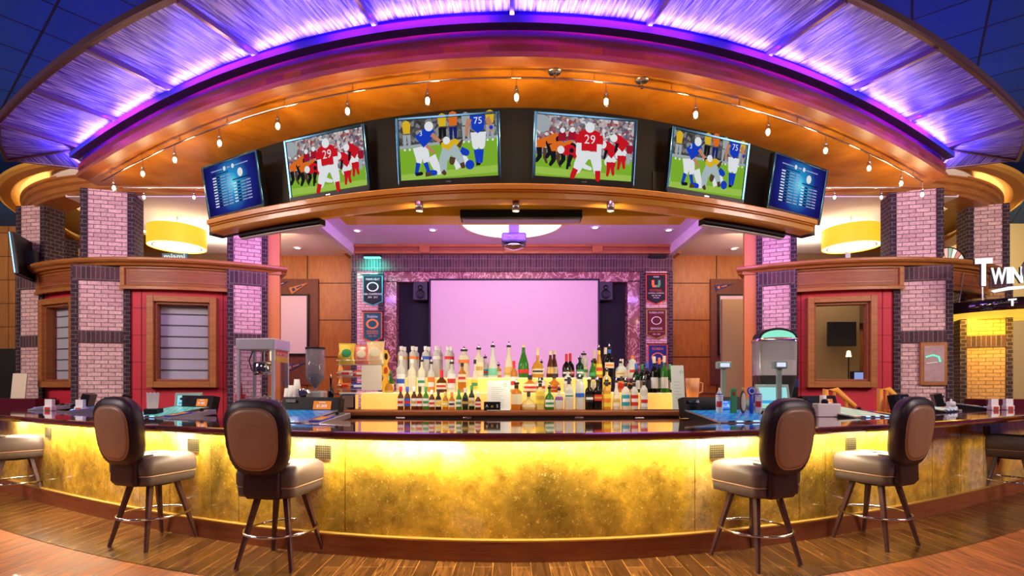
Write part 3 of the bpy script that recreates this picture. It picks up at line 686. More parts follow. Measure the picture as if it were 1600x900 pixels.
# canopy
Zg = 4.33
def inner_pt(x): return Vector((x, CANF(x), Zg))
def nrm(x):
    dy = .87 * x / math.hypot(x, 4.05); l = math.hypot(1, dy); return Vector((dy / l, -1 / l, 0))
ribx = [-5.2, -4.27, -3.28, -2.21, -1.08, 0.0, 1.08, 2.21, 3.28, 4.27, 5.2]
def outer_pt(x): return inner_pt(x) + nrm(x) * .73
def glass_mat():
    m = mat('canopy_glass', (.42, .36, .80), .22, spec=.8); nt = m.node_tree; b = nt.nodes['Principled BSDF']
    tc = _n(nt, 'ShaderNodeTexCoord'); mp = _n(nt, 'ShaderNodeMapping'); mp.inputs['Scale'].default_value = (50, 3, 1); nt.links.new(tc.outputs['UV'], mp.inputs[0])
    no = _n(nt, 'ShaderNodeTexNoise'); no.inputs['Scale'].default_value = 1.; no.inputs['Detail'].default_value = 5; no.inputs['Distortion'].default_value = .6; nt.links.new(mp.outputs[0], no.inputs['Vector'])
    bp = _n(nt, 'ShaderNodeBump'); bp.inputs['Strength'].default_value = .9; bp.inputs['Distance'].default_value = .012; nt.links.new(no.outputs['Fac'], bp.inputs['Height']); nt.links.new(bp.outputs[0], b.inputs['Normal'])
    tr = _n(nt, 'ShaderNodeBsdfTranslucent'); tr.inputs['Color'].default_value = (.55, .5, .95, 1); nt.links.new(bp.outputs[0], tr.inputs['Normal'])
    tp = _n(nt, 'ShaderNodeBsdfTransparent'); tp.inputs[0].default_value = (.6, .55, .9, 1)
    rc = ramp(nt, [(.36, (.10, .07, .42)), (.5, (.36, .30, .85)), (.64, (.85, .80, 1.))]); nt.links.new(no.outputs['Fac'], rc.inputs[0]); nt.links.new(rc.outputs[0], b.inputs['Base Color']); nt.links.new(rc.outputs[0], tr.inputs['Color'])  # pale streaks in the colour stand in for LED reflections on rippled glass
    m1 = _n(nt, 'ShaderNodeMixShader'); m1.inputs[0].default_value = .3; m2 = _n(nt, 'ShaderNodeMixShader'); m2.inputs[0].default_value = .22
    nt.links.new(b.outputs[0], m1.inputs[1]); nt.links.new(tr.outputs[0], m1.inputs[2]); nt.links.new(m1.outputs[0], m2.inputs[1]); nt.links.new(tp.outputs[0], m2.inputs[2])
    nt.links.new(m2.outputs[0], nt.nodes['Material Output'].inputs[0]); return m
CG = glass_mat()
MET = mat('canopy_metal', (.20, .10, .16), .3, .6)
tcn = thing('glass_canopy', 'curved canopy of blue and violet lit glass panels over the bar', 'glass canopy', (0, 0, 0))
def slab(inn, out, mt, th=.012):
    n = len(inn); vs = [tuple(p) for p in inn] + [tuple(p) for p in out]; vs += [(x, y, z + th) for x, y, z in vs[:2 * n]]
    f = MB(); fs = []; uv = []; L = 0; Ls = [0]
    for i in range(1, n): Ls.append(Ls[-1] + (Vector(out[i]) - Vector(out[i - 1])).length)
    for i in range(n - 1):
        w = [(Ls[i], 0), (Ls[i + 1], 0), (Ls[i + 1], .8), (Ls[i], .8)]
        fs.append((i, i + 1, n + i + 1, n + i)); uv.append(w); fs.append((2 * n + n + i, 2 * n + n + i + 1, 2 * n + i + 1, 2 * n + i)); uv.append(w[::-1])
        fs.append((n + i, n + i + 1, 3 * n + i + 1, 3 * n + i)); uv.append([(0, 0)] * 4)
    f.add(vs, fs, mt, uv); return f
for a, b in zip(ribx, ribx[1:]):
    xs = [a + (b - a) * i / 8 for i in range(9)]
    slab([inner_pt(x) for x in xs], [outer_pt(x) for x in xs], CG).build('glass_panel', tcn)
tips = {}
for sx in (-1, 1):   # last fan-shaped panel that runs to a point
    a = inner_pt(sx * 5.2); b = inner_pt(sx * 5.3); o1 = outer_pt(sx * 5.2); tip = Vector((sx * 6.5, 6.6, Zg))
    om = Vector((sx * 6.12, 6.12, Zg)); tips[sx] = (o1, om, tip)
    slab([a, (a + b) / 2, b], [o1, om, tip], CG).build('glass_panel', tcn)
    lo = Vector((sx * 5.38, 6.62, 4.2)); f = MB(); f.add([b, tip, lo, b + Vector((0, .012, 0)), tip + Vector((0, .012, 0)), lo + Vector((0, .012, 0))], [(0, 1, 2), (5, 4, 3), (1, 0, 3, 4), (2, 1, 4, 5)], CG); f.build('end_glass', tcn)
    MB().tube([tip, lo], .014, MET, 6).build('end_bar', tcn)
    MB().tube([b, lo], .014, MET, 6).build('end_bar', tcn)
for x in ribx:
    a = inner_pt(x) + Vector((0, 0, -.005)); b = outer_pt(x) + Vector((0, 0, -.005)); d = (b - a).normalized(); s_ = Vector((-d.y, d.x, 0)) * .016
    f = MB(); z = Vector((0, 0, -.045)); f.add([a - s_, a + s_, b + s_, b - s_, a - s_ + z, a + s_ + z, b + s_ + z, b - s_ + z], [(0, 1, 2, 3), (7, 6, 5, 4), (0, 4, 5, 1), (1, 5, 6, 2), (2, 6, 7, 3), (3, 7, 4, 0)], MET); f.build('rib', tcn)
for sx in (-1, 1):
    a = inner_pt(sx * 5.3); b = tips[sx][2]; d = (b - a).normalized(); MB().tube([a, b], .02, MET, 6).build('rib', tcn)
rim = [tuple(outer_pt(-5.2 + 10.4 * i / 60))[:2] for i in range(61)]
rim = [tuple(tips[-1][2])[:2], tuple(tips[-1][1])[:2]] + rim + [tuple(tips[1][1])[:2], tuple(tips[1][2])[:2]]
f = MB(); f.sweep(rim, [(-.01, Zg - .03), (.02, Zg - .03), (.03, Zg - .015), (.03, Zg + .04), (-.01, Zg + .04)], mat('rim_metal', (.12, .05, .05), .3, .6)); f.build('outer_rim', tcn)
f = MB(); f.sweep(CAN, [(-.02, Zg - .03), (.03, Zg - .03), (.03, Zg + .02), (-.02, Zg + .02)], mat('channel_blue_dark', (.03, .02, .35), .3, .4)); f.build('inner_rail', tcn)
# LED runs: blue under the glass, magenta down the fascia
f = MB(); f.sweep(CAN, [(.004, 4.282), (.022, 4.282), (.022, 4.292), (.004, 4.292)], emis('led_blue', (.12, .08, 1), 2)); f.build('led_strip', tcn)
f = MB(); f.sweep(CAN, [(.0, 4.205), (.088, 4.205), (.088, 4.262), (.080, 4.262), (.080, 4.213), (.0, 4.213)], mat('gutter_blue', (.06, .06, .85), .5)); f.build('led_gutter', tcn)
for sx in (-1, 1):
    area('canopy_end_light', (sx * 5.45, 6.35, 4.25), .35, 7, (.16, .10, 1), aim=(sx * 6.2, 6.15, 4.34), size_y=.02)
for i in range(12):
    x = -5.25 + 10.5 * (i + .5) / 12; p = inner_pt(x) + nrm(x) * .045; p.z = 4.273
    l = area('canopy_led_light', p, .90, 24, (.13, .08, 1), size_y=.02)
    a = math.atan2(.87 * x / math.hypot(x, 4.05), 1); l.rotation_euler = (Matrix.Rotation(a, 3, 'Z') @ Matrix.Rotation(R_(-115), 3, 'X')).to_euler()
    if i % 2 == 0:
        x = -5.0 + 10.0 * (i + 1) / 12; p = inner_pt(x) + nrm(x) * .16; p.z = 4.30
        a = math.atan2(.87 * x / math.hypot(x, 4.05), 1)
        l = area('fascia_led_light', p, 1.4, 4, (1, .03, .8), size_y=.02); l.rotation_euler = (Matrix.Rotation(a, 3, 'Z') @ Matrix.Rotation(R_(42), 3, 'X')).to_euler()

# ================================================================== TV WALL, LEDGE, BEAM
def pt_off(x, o): n = nrm(x); return (x + n.x * o, CANF(x) + n.y * o)
ang = lambda x: math.atan(.87 * x / math.hypot(x, 4.05))
tvw = thing('television_wall', 'dark blue-black curved wall that carries the six televisions', 'media wall', (0, 0, 0))
A = [(x, CANF(x)) for x in [-3.95 + 7.9 * i / 40 for i in range(41)]]
TVB = mat('tv_wall_navy', (.006, .010, .022), .7); TVG = mat('tv_wall_olive', (.035, .038, .03), .7)
f = MB(); f.sweep(A, [(-.74, 3.19), (-.74, 3.998), (-.9, 3.998), (-.9, 3.19)], TVB); f.build('wall_skin', tvw)
for x in (-1.75, -.72, .72, 1.75):
    MB().sweep([(q, CANF(q)) for q in (x - .16, x, x + .16)], [(-.738, 3.2), (-.725, 3.2), (-.725, 3.5), (-.738, 3.5)], TVG).build('access_panel', tvw)
t = thing('wooden_ledge', 'curved orange wooden ledge running under the six televisions', 'ledge', (0, 0, 0))
A = [(x, CANF(x)) for x in [-3.22 + 6.44 * i / 40 for i in range(41)]]
f = MB(); f.sweep(A, [(-.43, 2.99), (-.30, 2.99), (-.29, 3.0), (-.29, 3.045), (-.27, 3.05), (-.27, 3.058), (-.25, 3.062), (-.25, 3.10), (-.26, 3.11), (-.74, 3.185), (-.88, 3.185), (-.88, 3.15), (-.43, 3.05)], WOOD_L); f.build('molding', t)
t = thing('crossbeam', 'straight orange wooden beam behind the television ledge', 'beam', (0, 5.75, 3.32))
f = MB(); f.bx(-2.05, 2.08, 0, .12, .04, .12, WOOD_L); f.bx(-2.02, 2.05, .02, .4, .10, .2, WOOD_L); f.bx(-1.95, 1.98, -.02, .3, 0, .045, WOOD_L); f.build('board', t)
f = MB(); f.bx(-1.7, 1.7, .4, .9, .35, 1.1, BLACKM); f.build('backing_box', t)
# linear black cases under the ledge
for sx in (-1, 1):
    t = thing('screen_case', 'long black roll-down screen case under the %s part of the ledge' % SIDE[sx], 'screen case', (0, 0, 0))
    xs = [-2.98, -1.95] if sx < 0 else [1.95, 2.98]; AA = [(x, CANF(x)) for x in [xs[0] + (xs[1] - xs[0]) * i / 6 for i in range(7)]]
    f = MB(); f.sweep(AA, [(-.50, 2.935), (-.44, 2.935), (-.42, 2.95), (-.42, 2.989), (-.50, 2.989)], BLACK); f.build('case', t)
    f = MB(); f.sweep(AA, [(-.49, 2.928), (-.44, 2.928), (-.44, 2.935), (-.49, 2.935)], mat('case_slot', (.75, .75, .8), .4)); f.build('bottom_bar', t)
t = thing('screen_case', 'straight black screen case under the middle of the orange beam', 'screen case', (.1, 5.6, 3.23))
MB().bx(-.66, .66, -.09, .09, 0, .09, BLACK).build('case', t, bevel=.01); MB().bx(-.64, .64, -.07, .07, -.012, 0, STEEL).build('bottom_bar', t)
# small cylinder spots
c0 = None
for px, lab in ((655, 'small silver cylinder spotlight under the ledge, left of the projector'), (806, 'small silver cylinder spotlight under the ledge, above the projector'), (954, 'small silver cylinder spotlight under the ledge, right of the projector')):
    p = P(px, 4.36, z=2.99)
    if c0 is None:
        t = c0 = thing('cylinder_spotlight', lab, 'spotlight', p, 0, 'cylinder spotlights under the ledge')
        MB().lathe([(.028, -.08), (.032, -.08), (.032, .0), (.001, .0)], STEEL, 18).build('housing', t); MB().lathe([(.001, -.074), (.028, -.074)], emis('spot_glow', (1, .75, .35), 7), 16).build('bulb', t)
    else: dup(c0, p, 0, lab)
    spot('cylinder_spot_light', (p.x, p.y, p.z - .09), (p.x, p.y + 1.4, 3.3), 14, (1, .7, .35), 150)
# projector
p = P(803, 8.0, z=CAM_Z + (600 - 372) * 8 / 800)
t = thing('projector', 'dark ceiling projector hanging in front of the round cove light', 'projector', p)
PJ = mat('projector_body', (.05, .06, .12), .4)
MB().bx(-.19, .19, -.16, .16, -.10, .05, PJ).build('body', t, bevel=.03); MB().lathe([(.001, .02), (.07, .0), (.085, -.02), (.085, -.05)], GLASS, 20, xf=T(-.02, -.17, -.02) @ RX(PI / 2) @ RY(PI)).build('lens', t)
MB().lathe([(.0, .0), (.14, -.02), (.16, -.03), (.15, -.06), (.06, -.09), (.001, -.095)], CHROME, 20, xf=T(0, 0, -.09)).build('lower_dome', t)
MB().tube([(0, 0, .05), (0, 0, 1.02)], .025, PJ, 10).build('pole', t); MB().bx(-.08, .08, -.08, .08, .05, .2, PJ).build('mount_bracket', t)

# ------------------------------------------------------------------ television pictures
def cmat(name, c): return emis('pic_' + name, c, .85)
PG = cmat('grass', (.22, .46, .03)); PG2 = cmat('grass_light', (.36, .58, .08)); PR = cmat('red', (.62, .01, .02)); PR2 = cmat('dark_red', (.35, .01, .03)); PW = cmat('white', (.82, .84, .86)); PGY = cmat('grey', (.38, .42, .45)); PLB = cmat('pale_blue', (.42, .52, .55))
PB = cmat('blue', (.01, .05, .55)); PB2 = cmat('navy', (.01, .02, .15)); PO = cmat('orange', (.75, .16, .02)); PY = cmat('yellow', (.75, .48, .02)); PK = cmat('black', (.01, .01, .015)); PS = cmat('skin', (.55, .24, .13)); PBR = cmat('brown', (.10, .05, .03))
def crowd_mat(nm, cols, sc):
    m = mat(nm, (0, 0, 0), .6, spec=0); nt = m.node_tree; b = nt.nodes['Principled BSDF']; tc = _n(nt, 'ShaderNodeTexCoord'); v = _n(nt, 'ShaderNodeTexVoronoi'); v.inputs['Scale'].default_value = sc
    nt.links.new(tc.outputs['UV'], v.inputs['Vector']); sep = _n(nt, 'ShaderNodeSeparateColor'); nt.links.new(v.outputs['Color'], sep.inputs[0])
    r = ramp(nt, [(k / len(cols), c) for k, c in enumerate(cols)]); nt.links.new(sep.outputs[0], r.inputs[0]); nt.links.new(r.outputs[0], b.inputs['Emission Color']); b.inputs['Emission Strength'].default_value = 1.; return m
CRA = crowd_mat('pic_crowd', [(.05, .04, .06), (.35, .33, .36), (.12, .06, .05), (.5, .42, .4), (.3, .05, .05), (.08, .1, .18), (.6, .6, .6)], 42)
CRB = crowd_mat('pic_sideline', [(.03, .03, .03), (.10, .09, .08), (.25, .25, .24), (.05, .05, .06)], 26)
class Pic:
    def __init__(s, w, h): s.w, s.h = w, h; s.f = MB(T(-w / 2, 0, -h / 2) @ UP); s.k = 0
    def poly(s, pts, c):   # pts in picture units 0..1, y up
        s.k += 1; z = s.k * .00015; s.f.add([(x * s.w, y * s.h, z) for x, y in pts], [list(range(len(pts)))], c); return s
    def disc(s, x, y, r, c, n=12, q=1.): return s.poly([(x + r * math.cos(2 * PI * i / n) * s.h / s.w, y + r * q * math.sin(2 * PI * i / n)) for i in range(n)], c)
    def limb(s, pts, w0, w1, c):
        for (a, b), k in zip(zip(pts, pts[1:]), range(99)):
            dx, dy = (b[0] - a[0]) * s.w, (b[1] - a[1]) * s.h; l = math.hypot(dx, dy) or 1; n = len(pts) - 1
            wa, wb = w0 + (w1 - w0) * k / n, w0 + (w1 - w0) * (k + 1) / n; ux, uy = -dy / l * s.h / s.w / 1, dx / l
            s.poly([(a[0] + ux * wa, a[1] + uy * wa), (a[0] - ux * wa, a[1] - uy * wa), (b[0] - ux * wb, b[1] - uy * wb), (b[0] + ux * wb, b[1] + uy * wb)], c); s.disc(b[0], b[1], wb, c, 8)
        return s
    def txt(s, t_, x, y, size, c): s.k += 1; s.f.text(t_, size * s.h, c, T(x * s.w, y * s.h, s.k * .00015)); return s
def X29(w, h):
    p = Pic(w, h); p.poly([(0, 0), (1, 0), (1, .42), (0, .42)], PG); p.poly([(0, .04), (1, .0), (1, .10), (0, .16)], PG2); p.poly([(0, .36), (1, .34), (1, 1), (0, 1)], CRA); p.disc(.06, .86, .14, PGY, 14)
    for x, y, c in ((.06, .55, PO), (.16, .62, PO), (.20, .5, PO), (.30, .52, PO)):   # crouching line on the left
        p.limb([(x - .05, y - .05), (x + .04, y + .02)], .07, .08, c); p.disc(x + .07, y + .0, .06, PK); p.limb([(x - .03, y - .08), (x - .02, y - .22), (x - .05, y - .3)], .05, .03, PK); p.limb([(x + .03, y - .08), (x + .03, y - .24), (x + .05, y - .32)], .035, .02, PBR)
    for x, y in ((.26, .72), (.36, .74)): p.limb([(x, y - .12), (x, y - .02)], .075, .07, PR2); p.disc(x, y + .05, .045, PW)
    p.limb([(.42, .38), (.34, .47), (.3, .44)], .085, .08, PR); p.disc(.25, .45, .065, PW); p.disc(.36, .45, .04, PK); p.limb([(.36, .38), (.33, .22), (.32, .15)], .04, .02, PK); p.limb([(.42, .3), (.5, .2), (.56, .17)], .05, .03, PW)
    for x, y, k in ((.72, .5, 1), (.83, .62, 1)):
        p.limb([(x + .08, y - .1), (x + .02, y - .2)], .09, .07, PW); p.limb([(x + .03, y - .2), (x + .03, y - .3), (x + .02, y - .42)], .045, .025, PR); p.limb([(x + .08, y - .2), (x + .07, y - .3), (x + .08, y - .4)], .045, .025, PR)
        p.limb([(x + .09, y - .06), (x, y + .06)], .1, .085, PR); p.disc(x - .04, y + .08, .065, PW); p.limb([(x, y), (x - .02, y - .14)], .03, .02, PK)
    p.limb([(.96, .6), (.96, .5)], .06, .06, PR2); p.limb([(.95, .46), (.95, .3)], .045, .03, PGY)
    # the back of number 29
    p.limb([(.50, .42), (.44, .24), (.42, .14)], .105, .07, PW); p.limb([(.60, .42), (.625, .24), (.63, .14)], .105, .07, PW); p.poly([(.45, .45), (.62, .45), (.63, .32), (.44, .32)], PW)
    p.limb([(.405, .15), (.375, .02)], .05, .045, PR); p.limb([(.635, .14), (.64, .0)], .05, .045, PR)
    p.poly([(.42, .76), (.47, .80), (.60, .80), (.645, .76), (.62, .46), (.45, .46)], PR); p.limb([(.43, .72), (.425, .6)], .065, .06, PR); p.limb([(.635, .72), (.645, .6)], .065, .06, PR)
    p.limb([(.43, .58), (.43, .4)], .045, .05, PW); p.limb([(.64, .58), (.64, .36)], .045, .04, PW); p.disc(.535, .84, .085, PW, 16); p.txt('29', .54, .64, .21, PW); return p
def X75(w, h):
    p = Pic(w, h); p.poly([(0, 0), (1, 0), (1, .64), (0, .55)], PG); p.poly([(0, .0), (1, .06), (1, .18), (0, .10)], PG2); p.poly([(0, .53), (1, .62), (1, 1), (0, 1)], CRB); p.poly([(0, .53), (1, .62), (1, .66), (0, .58)], PGY)
    def stand(x, y, c, c2, k=1.): p.limb([(x, y), (x, y + .14 * k)], .06 * k, .075 * k, c); p.limb([(x - .02, y - .02), (x - .025, y - .24 * k)], .035, .02, c2); p.limb([(x + .02, y - .02), (x + .025, y - .24 * k)], .035, .02, c2); p.disc(x - .026, y - .27 * k, .02, PW, 8); p.disc(x + .026, y - .27 * k, .02, PW, 8)
    stand(.08, .78, PY, PGY); stand(.45, .86, PY, PK); stand(.56, .86, PO, PB2, 1.1); stand(.93, .86, PY, PGY); stand(.69, .85, PGY, PGY)
    # left man bending down
    p.limb([(.19, .54), (.20, .40), (.20, .30)], .09, .05, PW); p.limb([(.24, .54), (.27, .40), (.27, .30)], .09, .05, PW); p.limb([(.19, .28), (.165, .1)], .042, .03, PB); p.limb([(.265, .28), (.295, .12)], .042, .03, PB); p.limb([(.16, .09), (.22, .1)], .03, .03, PK)
    p.limb([(.21, .62), (.31, .76)], .12, .11, PB); p.disc(.315, .87, .08, PW, 14); p.limb([(.34, .74), (.43, .6)], .038, .03, PS); p.limb([(.28, .56), (.36, .44)], .03, .025, PS); p.disc(.44, .585, .035, PK); p.txt('3', .23, .76, .12, PW)
    # the pile
    p.limb([(.33, .38), (.37, .22), (.40, .12)], .08, .06, PW); p.limb([(.27, .1), (.36, .1)], .05, .045, PB); p.limb([(.26, .08), (.31, .08)], .04, .03, PBR)
    p.limb([(.56, .22), (.66, .28)], .10, .08, PW); p.disc(.72, .2, .08, PB, 14); p.limb([(.63, .45), (.69, .40)], .06, .055, PB); p.limb([(.44, .52), (.58, .56)], .07, .08, PY); p.disc(.49, .62, .065, PW)
    p.limb([(.50, .46), (.45, .3), (.45, .12)], .10, .055, PLB); p.limb([(.54, .5), (.61, .34), (.64, .24)], .09, .05, PLB); p.limb([(.44, .12), (.46, .08)], .04, .035, PBR); p.limb([(.64, .24), (.65, .18)], .04, .04, PBR); p.limb([(.61, .5), (.65, .6)], .04, .02, PBR); p.limb([(.55, .34), (.54, .26)], .05, .05, PBR)
    # number 75 walking
    p.limb([(.785, .72), (.785, .5)], .085, .06, PW); p.limb([(.845, .72), (.845, .5)], .085, .06, PW); p.limb([(.79, .44), (.80, .22)], .045, .03, PB); p.limb([(.84, .44), (.835, .24)], .045, .03, PB); p.limb([(.785, .2), (.82, .2)], .025, .02, PK)
    p.poly([(.74, .99), (.89, .99), (.87, .76), (.81, .70), (.75, .78)], PB); p.limb([(.73, .94), (.705, .82), (.70, .68)], .045, .025, PS); p.limb([(.905, .94), (.935, .84), (.945, .74)], .045, .03, PS); p.disc(.945, .78, .035, PB, 8); p.txt('75', .815, .90, .155, PW); return p
def board_bg():
    m = mat('pic_board', (0, 0, 0), .6, spec=0); nt = m.node_tree; b = nt.nodes['Principled BSDF']; tc = _n(nt, 'ShaderNodeTexCoord'); g = _n(nt, 'ShaderNodeTexGradient', gradient_type='SPHERICAL')
    mp = _n(nt, 'ShaderNodeMapping'); mp.inputs['Location'].default_value = (-.45 * 2.2, -.29 * 2.2, 0); mp.inputs['Scale'].default_value = (2.2, 2.2, 1); nt.links.new(tc.outputs['UV'], mp.inputs[0]); nt.links.new(mp.outputs[0], g.inputs[0])
    r = ramp(nt, [(0, (.008, .006, .09)), (.35, (.012, .02, .20)), (.75, (.02, .25, .55)), (1, (.15, .75, .9))]); nt.links.new(g.outputs['Fac'], r.inputs[0]); nt.links.new(r.outputs[0], b.inputs['Emission Color']); b.inputs['Emission Strength'].default_value = 1; return m
BB = board_bg(); PNV = cmat('lavender', (.35, .38, .62))
def board(w, h):
    p = Pic(w, h); p.poly([(0, 0), (1, 0), (1, 1), (0, 1)], BB); p.poly([(.14, .88), (.36, .88), (.36, .90), (.14, .90)], PNV); p.poly([(.58, .88), (.84, .88), (.84, .90), (.58, .90)], PNV)
    p.disc(.40, .89, .045, PW, 16); p.disc(.56, .89, .045, PW, 16); p.poly([(.45, .875), (.51, .875), (.51, .905), (.45, .905)], PNV); p.disc(.68, .73, .085, PW, 18)
    for k in range(11): y = .74 - k * .058; p.poly([(.15, y), (.22, y), (.22, y + .025), (.15, y + .025)], PW); p.poly([(.23, y), (.29, y), (.29, y + .025), (.23, y + .025)], PK); p.poly([(.30, y), (.40, y), (.40, y + .018), (.30, y + .018)], PGY); p.poly([(.42, y), (.50, y), (.50, y + .025), (.42, y + .025)], PNV)
    p.poly([(.15, .80), (.48, .80), (.48, .815), (.15, .815)], PK)
    for k in range(7): y = .53 - k * .06; p.poly([(.54, y), (.60, y), (.60, y + .025), (.54, y + .025)], PW); p.poly([(.61, y), (.67, y), (.67, y + .025), (.61, y + .025)], PK); p.poly([(.68, y), (.77, y), (.77, y + .018), (.68, y + .018)], PGY); p.poly([(.78, y), (.86, y), (.86, y + .025), (.78, y + .025)], PNV)
    p.poly([(.54, .60), (.85, .60), (.85, .62), (.54, .62)], PK); return p
def tv(loc, rz, pic, label, w=.94, h=.57, tilt=9, name='wall_television', group='televisions over the bar'):
    t = thing(name, label, 'television', loc, rz, group); X = RX(R_(tilt))
    f = MB(X); f.bx(-w / 2, w / 2, -.02, .035, -h / 2 - .02, h / 2, BLACK); f.build('cabinet', t, bevel=.012)
    f = MB(X); b = .022; BZ = mat('tv_bezel_gloss', (.04, .12, .22), .18, .9)  # blue tint stands in for coloured reflections on the black bezel edges
    f.bx(-w / 2 - .004, -w / 2 + b, -.034, -.01, -h / 2, h / 2, BZ); f.bx(w / 2 - b, w / 2 + .004, -.034, -.01, -h / 2, h / 2, BZ); f.bx(-w / 2 + b, w / 2 - b, -.034, -.01, h / 2 - b, h / 2, BZ)
    f.bx(-w / 2, w / 2, -.036, -.01, -h / 2 - .03, -h / 2 + .035, BLACK); f.build('bezel', t, bevel=.004)
    f = MB(X); f.box((0, -.0375, -h / 2 + .005), (.05, .003, .008), CHROME); f.build('maker_badge', t)
    p = pic(w - 2 * b, h - b - .035); p.f.xf = X @ T(0, -.022, .007) @ p.f.xf
    # re-place vertices under the tilt
    pv = MB(); 
    for v in p.f.v: pass
    p.f.v = [X @ T(0, -.022, .007) @ v for v in p.f.v]; p.f.build('screen', t)
    f = MB(); f.bx(-.12, .12, .03, .16, -.12, .12, BLACKM); f.build('wall_bracket', t)
    return t
for k, (px, pic, lab) in enumerate([(366, board, 'blue scoreboard television at the left end of the curved row'), (512, X29, 'television showing number 29 in red, second from the left'), (701, X75, 'television showing number 75 in blue, left of the centre line'), (913, X29, 'television showing number 29 in red, right of the centre line'), (1105, X75, 'television showing number 75 in blue, second from the right'), (1244, board, 'blue scoreboard television at the right end of the curved row')]):
    lo, hi = -4.5, 4.5
    for _ in range(40):
        md = (lo + hi) / 2; q = pt_off(md, -.56)
        if 800 + q[0] * 800 / q[1] > px: hi = md
        else: lo = md
    q = pt_off(md, -.56); zc = 3.545
    tv((q[0], q[1], zc), ang(md), pic, lab)
# small television on the outer left column
q = P(40, 8.9, 403); 
def tvp(w, h):
    p = Pic(w, h); p.poly([(0, 0), (1, 0), (1, 1), (0, 1)], BB); p.poly([(0, .25), (1, .25), (1, .6), (0, .6)], PG); p.poly([(.1, .1), (.5, .1), (.5, .3), (.1, .3)], PR); p.poly([(0, .6), (1, .6), (1, .75), (0, .75)], PLB); return p
tv((-8.48, 8.92, 3.66), R_(-72), tvp, 'television mounted sideways on the outer left brick column', w=.9, h=.72, tilt=6, name='column_television', group=None) if 0 else tv((q.x, q.y, q.z), R_(-66), tvp, 'television mounted on the outer left brick column', w=.85, h=.68, tilt=6, name='column_television', group='televisions on columns')

# ------------------------------------------------------------------ track light rail and lamps
tr = thing('track_rail', 'curved silver track rail under the orange soffit', 'track rail', (0, 0, 0))
f = MB(); f.tube([(*pt_off(-5.15 + 10.3 * i / 60, -.16 - .0), 3.93) for i in range(61)], .008, CHROME, 6, caps=True); f.build('rail', tr)
for i in range(15): x = -4.9 + 9.8 * i / 14; f = MB(); q = pt_off(x, -.16); f.tube([(*q, 3.93), (*q, 4.0)], .006, CHROME, 6); f.build('stem', tr)
for px in (870, 1019):
    x = (px - 800) * 4.15 / 800; q = pt_off(x, -.18); f = MB(T(q[0], q[1], 0)); f.lathe([(.001, 3.99), (.05, 3.988), (.055, 3.998)], STEEL, 20); f.tube([(0, 0, 3.93), (0, 0, 3.99)], .012, CHROME, 8); f.build('power_feed', tr)
lamp0 = None
BULB = emis('halogen_bulb', (1, .86, .58), 40)
def track_lamp(loc, label):
    global lamp0
    if lamp0 is None:
        t = lamp0 = thing('track_lamp', label, 'track light', loc, 0, 'halogen lamps on the soffit track')
        MB().tube([(0, 0, 0), (0, 0, .07)], .0045, CHROME, 6).build('stem', t); MB().lathe([(.001, .0), (.012, 0), (.014, -.02), (.012, -.03)], CHROME, 14).build('cap', t)
        MB().lathe([(.014, -.02), (.028, -.045), (.016, -.06), (.030, -.08), (.018, -.10), (.024, -.115)], GLASS, 16).build('glass_shade', t)
        MB().ellipsoid((0, 0, -.085), (.017, .017, .028), BULB).build('bulb', t)
    else: dup(lamp0, loc, 0, label)
    point('track_lamp_light', (loc[0], loc[1], loc[2] - .15), 9, (1, .66, .30), .04)
names = ['leftmost', 'second from left', 'third from left', 'fourth from left', 'fifth from left', 'sixth from left', 'seventh from left', 'middle']
for k, px in enumerate([178, 223, 273, 343, 434, 543, 668, 807, 947, 1087, 1200, 1290, 1358, 1408, 1441]):
    lo, hi = -5.6, 5.6
    for _ in range(40):
        md = (lo + hi) / 2; q = pt_off(md, -.16)
        if 800 + q[0] * 800 / q[1] > px: hi = md
        else: lo = md
    q = pt_off(md, -.16); lab = names[k] if k < 8 else names[14 - k].replace('left', 'right')
    track_lamp((q[0], q[1], 3.855), 'glowing halogen lamp on the soffit track, %s of fifteen' % lab)
for px, py, lab in ((225, 318, 'halogen lamp hanging from the left tower cornice, outer one'), (303, 322, 'halogen lamp hanging from the left tower cornice, inner one'), (1377, 314, 'halogen lamp hanging from the right tower cornice, outer one'), (1304, 320, 'halogen lamp hanging from the right tower cornice, inner one')):
    d = 8.3; p = P(px, d, py + 0); dup(lamp0, (p.x, p.y, 4.55), 0, lab, 'halogen lamps on the tower cornices')
for sx in (-1, 1):
    t = thing('track_rail', 'short straight track rail under the %s tower cornice' % SIDE[sx], 'track rail'); f = MB(); f.tube([(sx * 6.3, 8.3, 4.62), (sx * 4.7, 8.3, 4.62)], .01, CHROME, 6); f.build('rail', t)
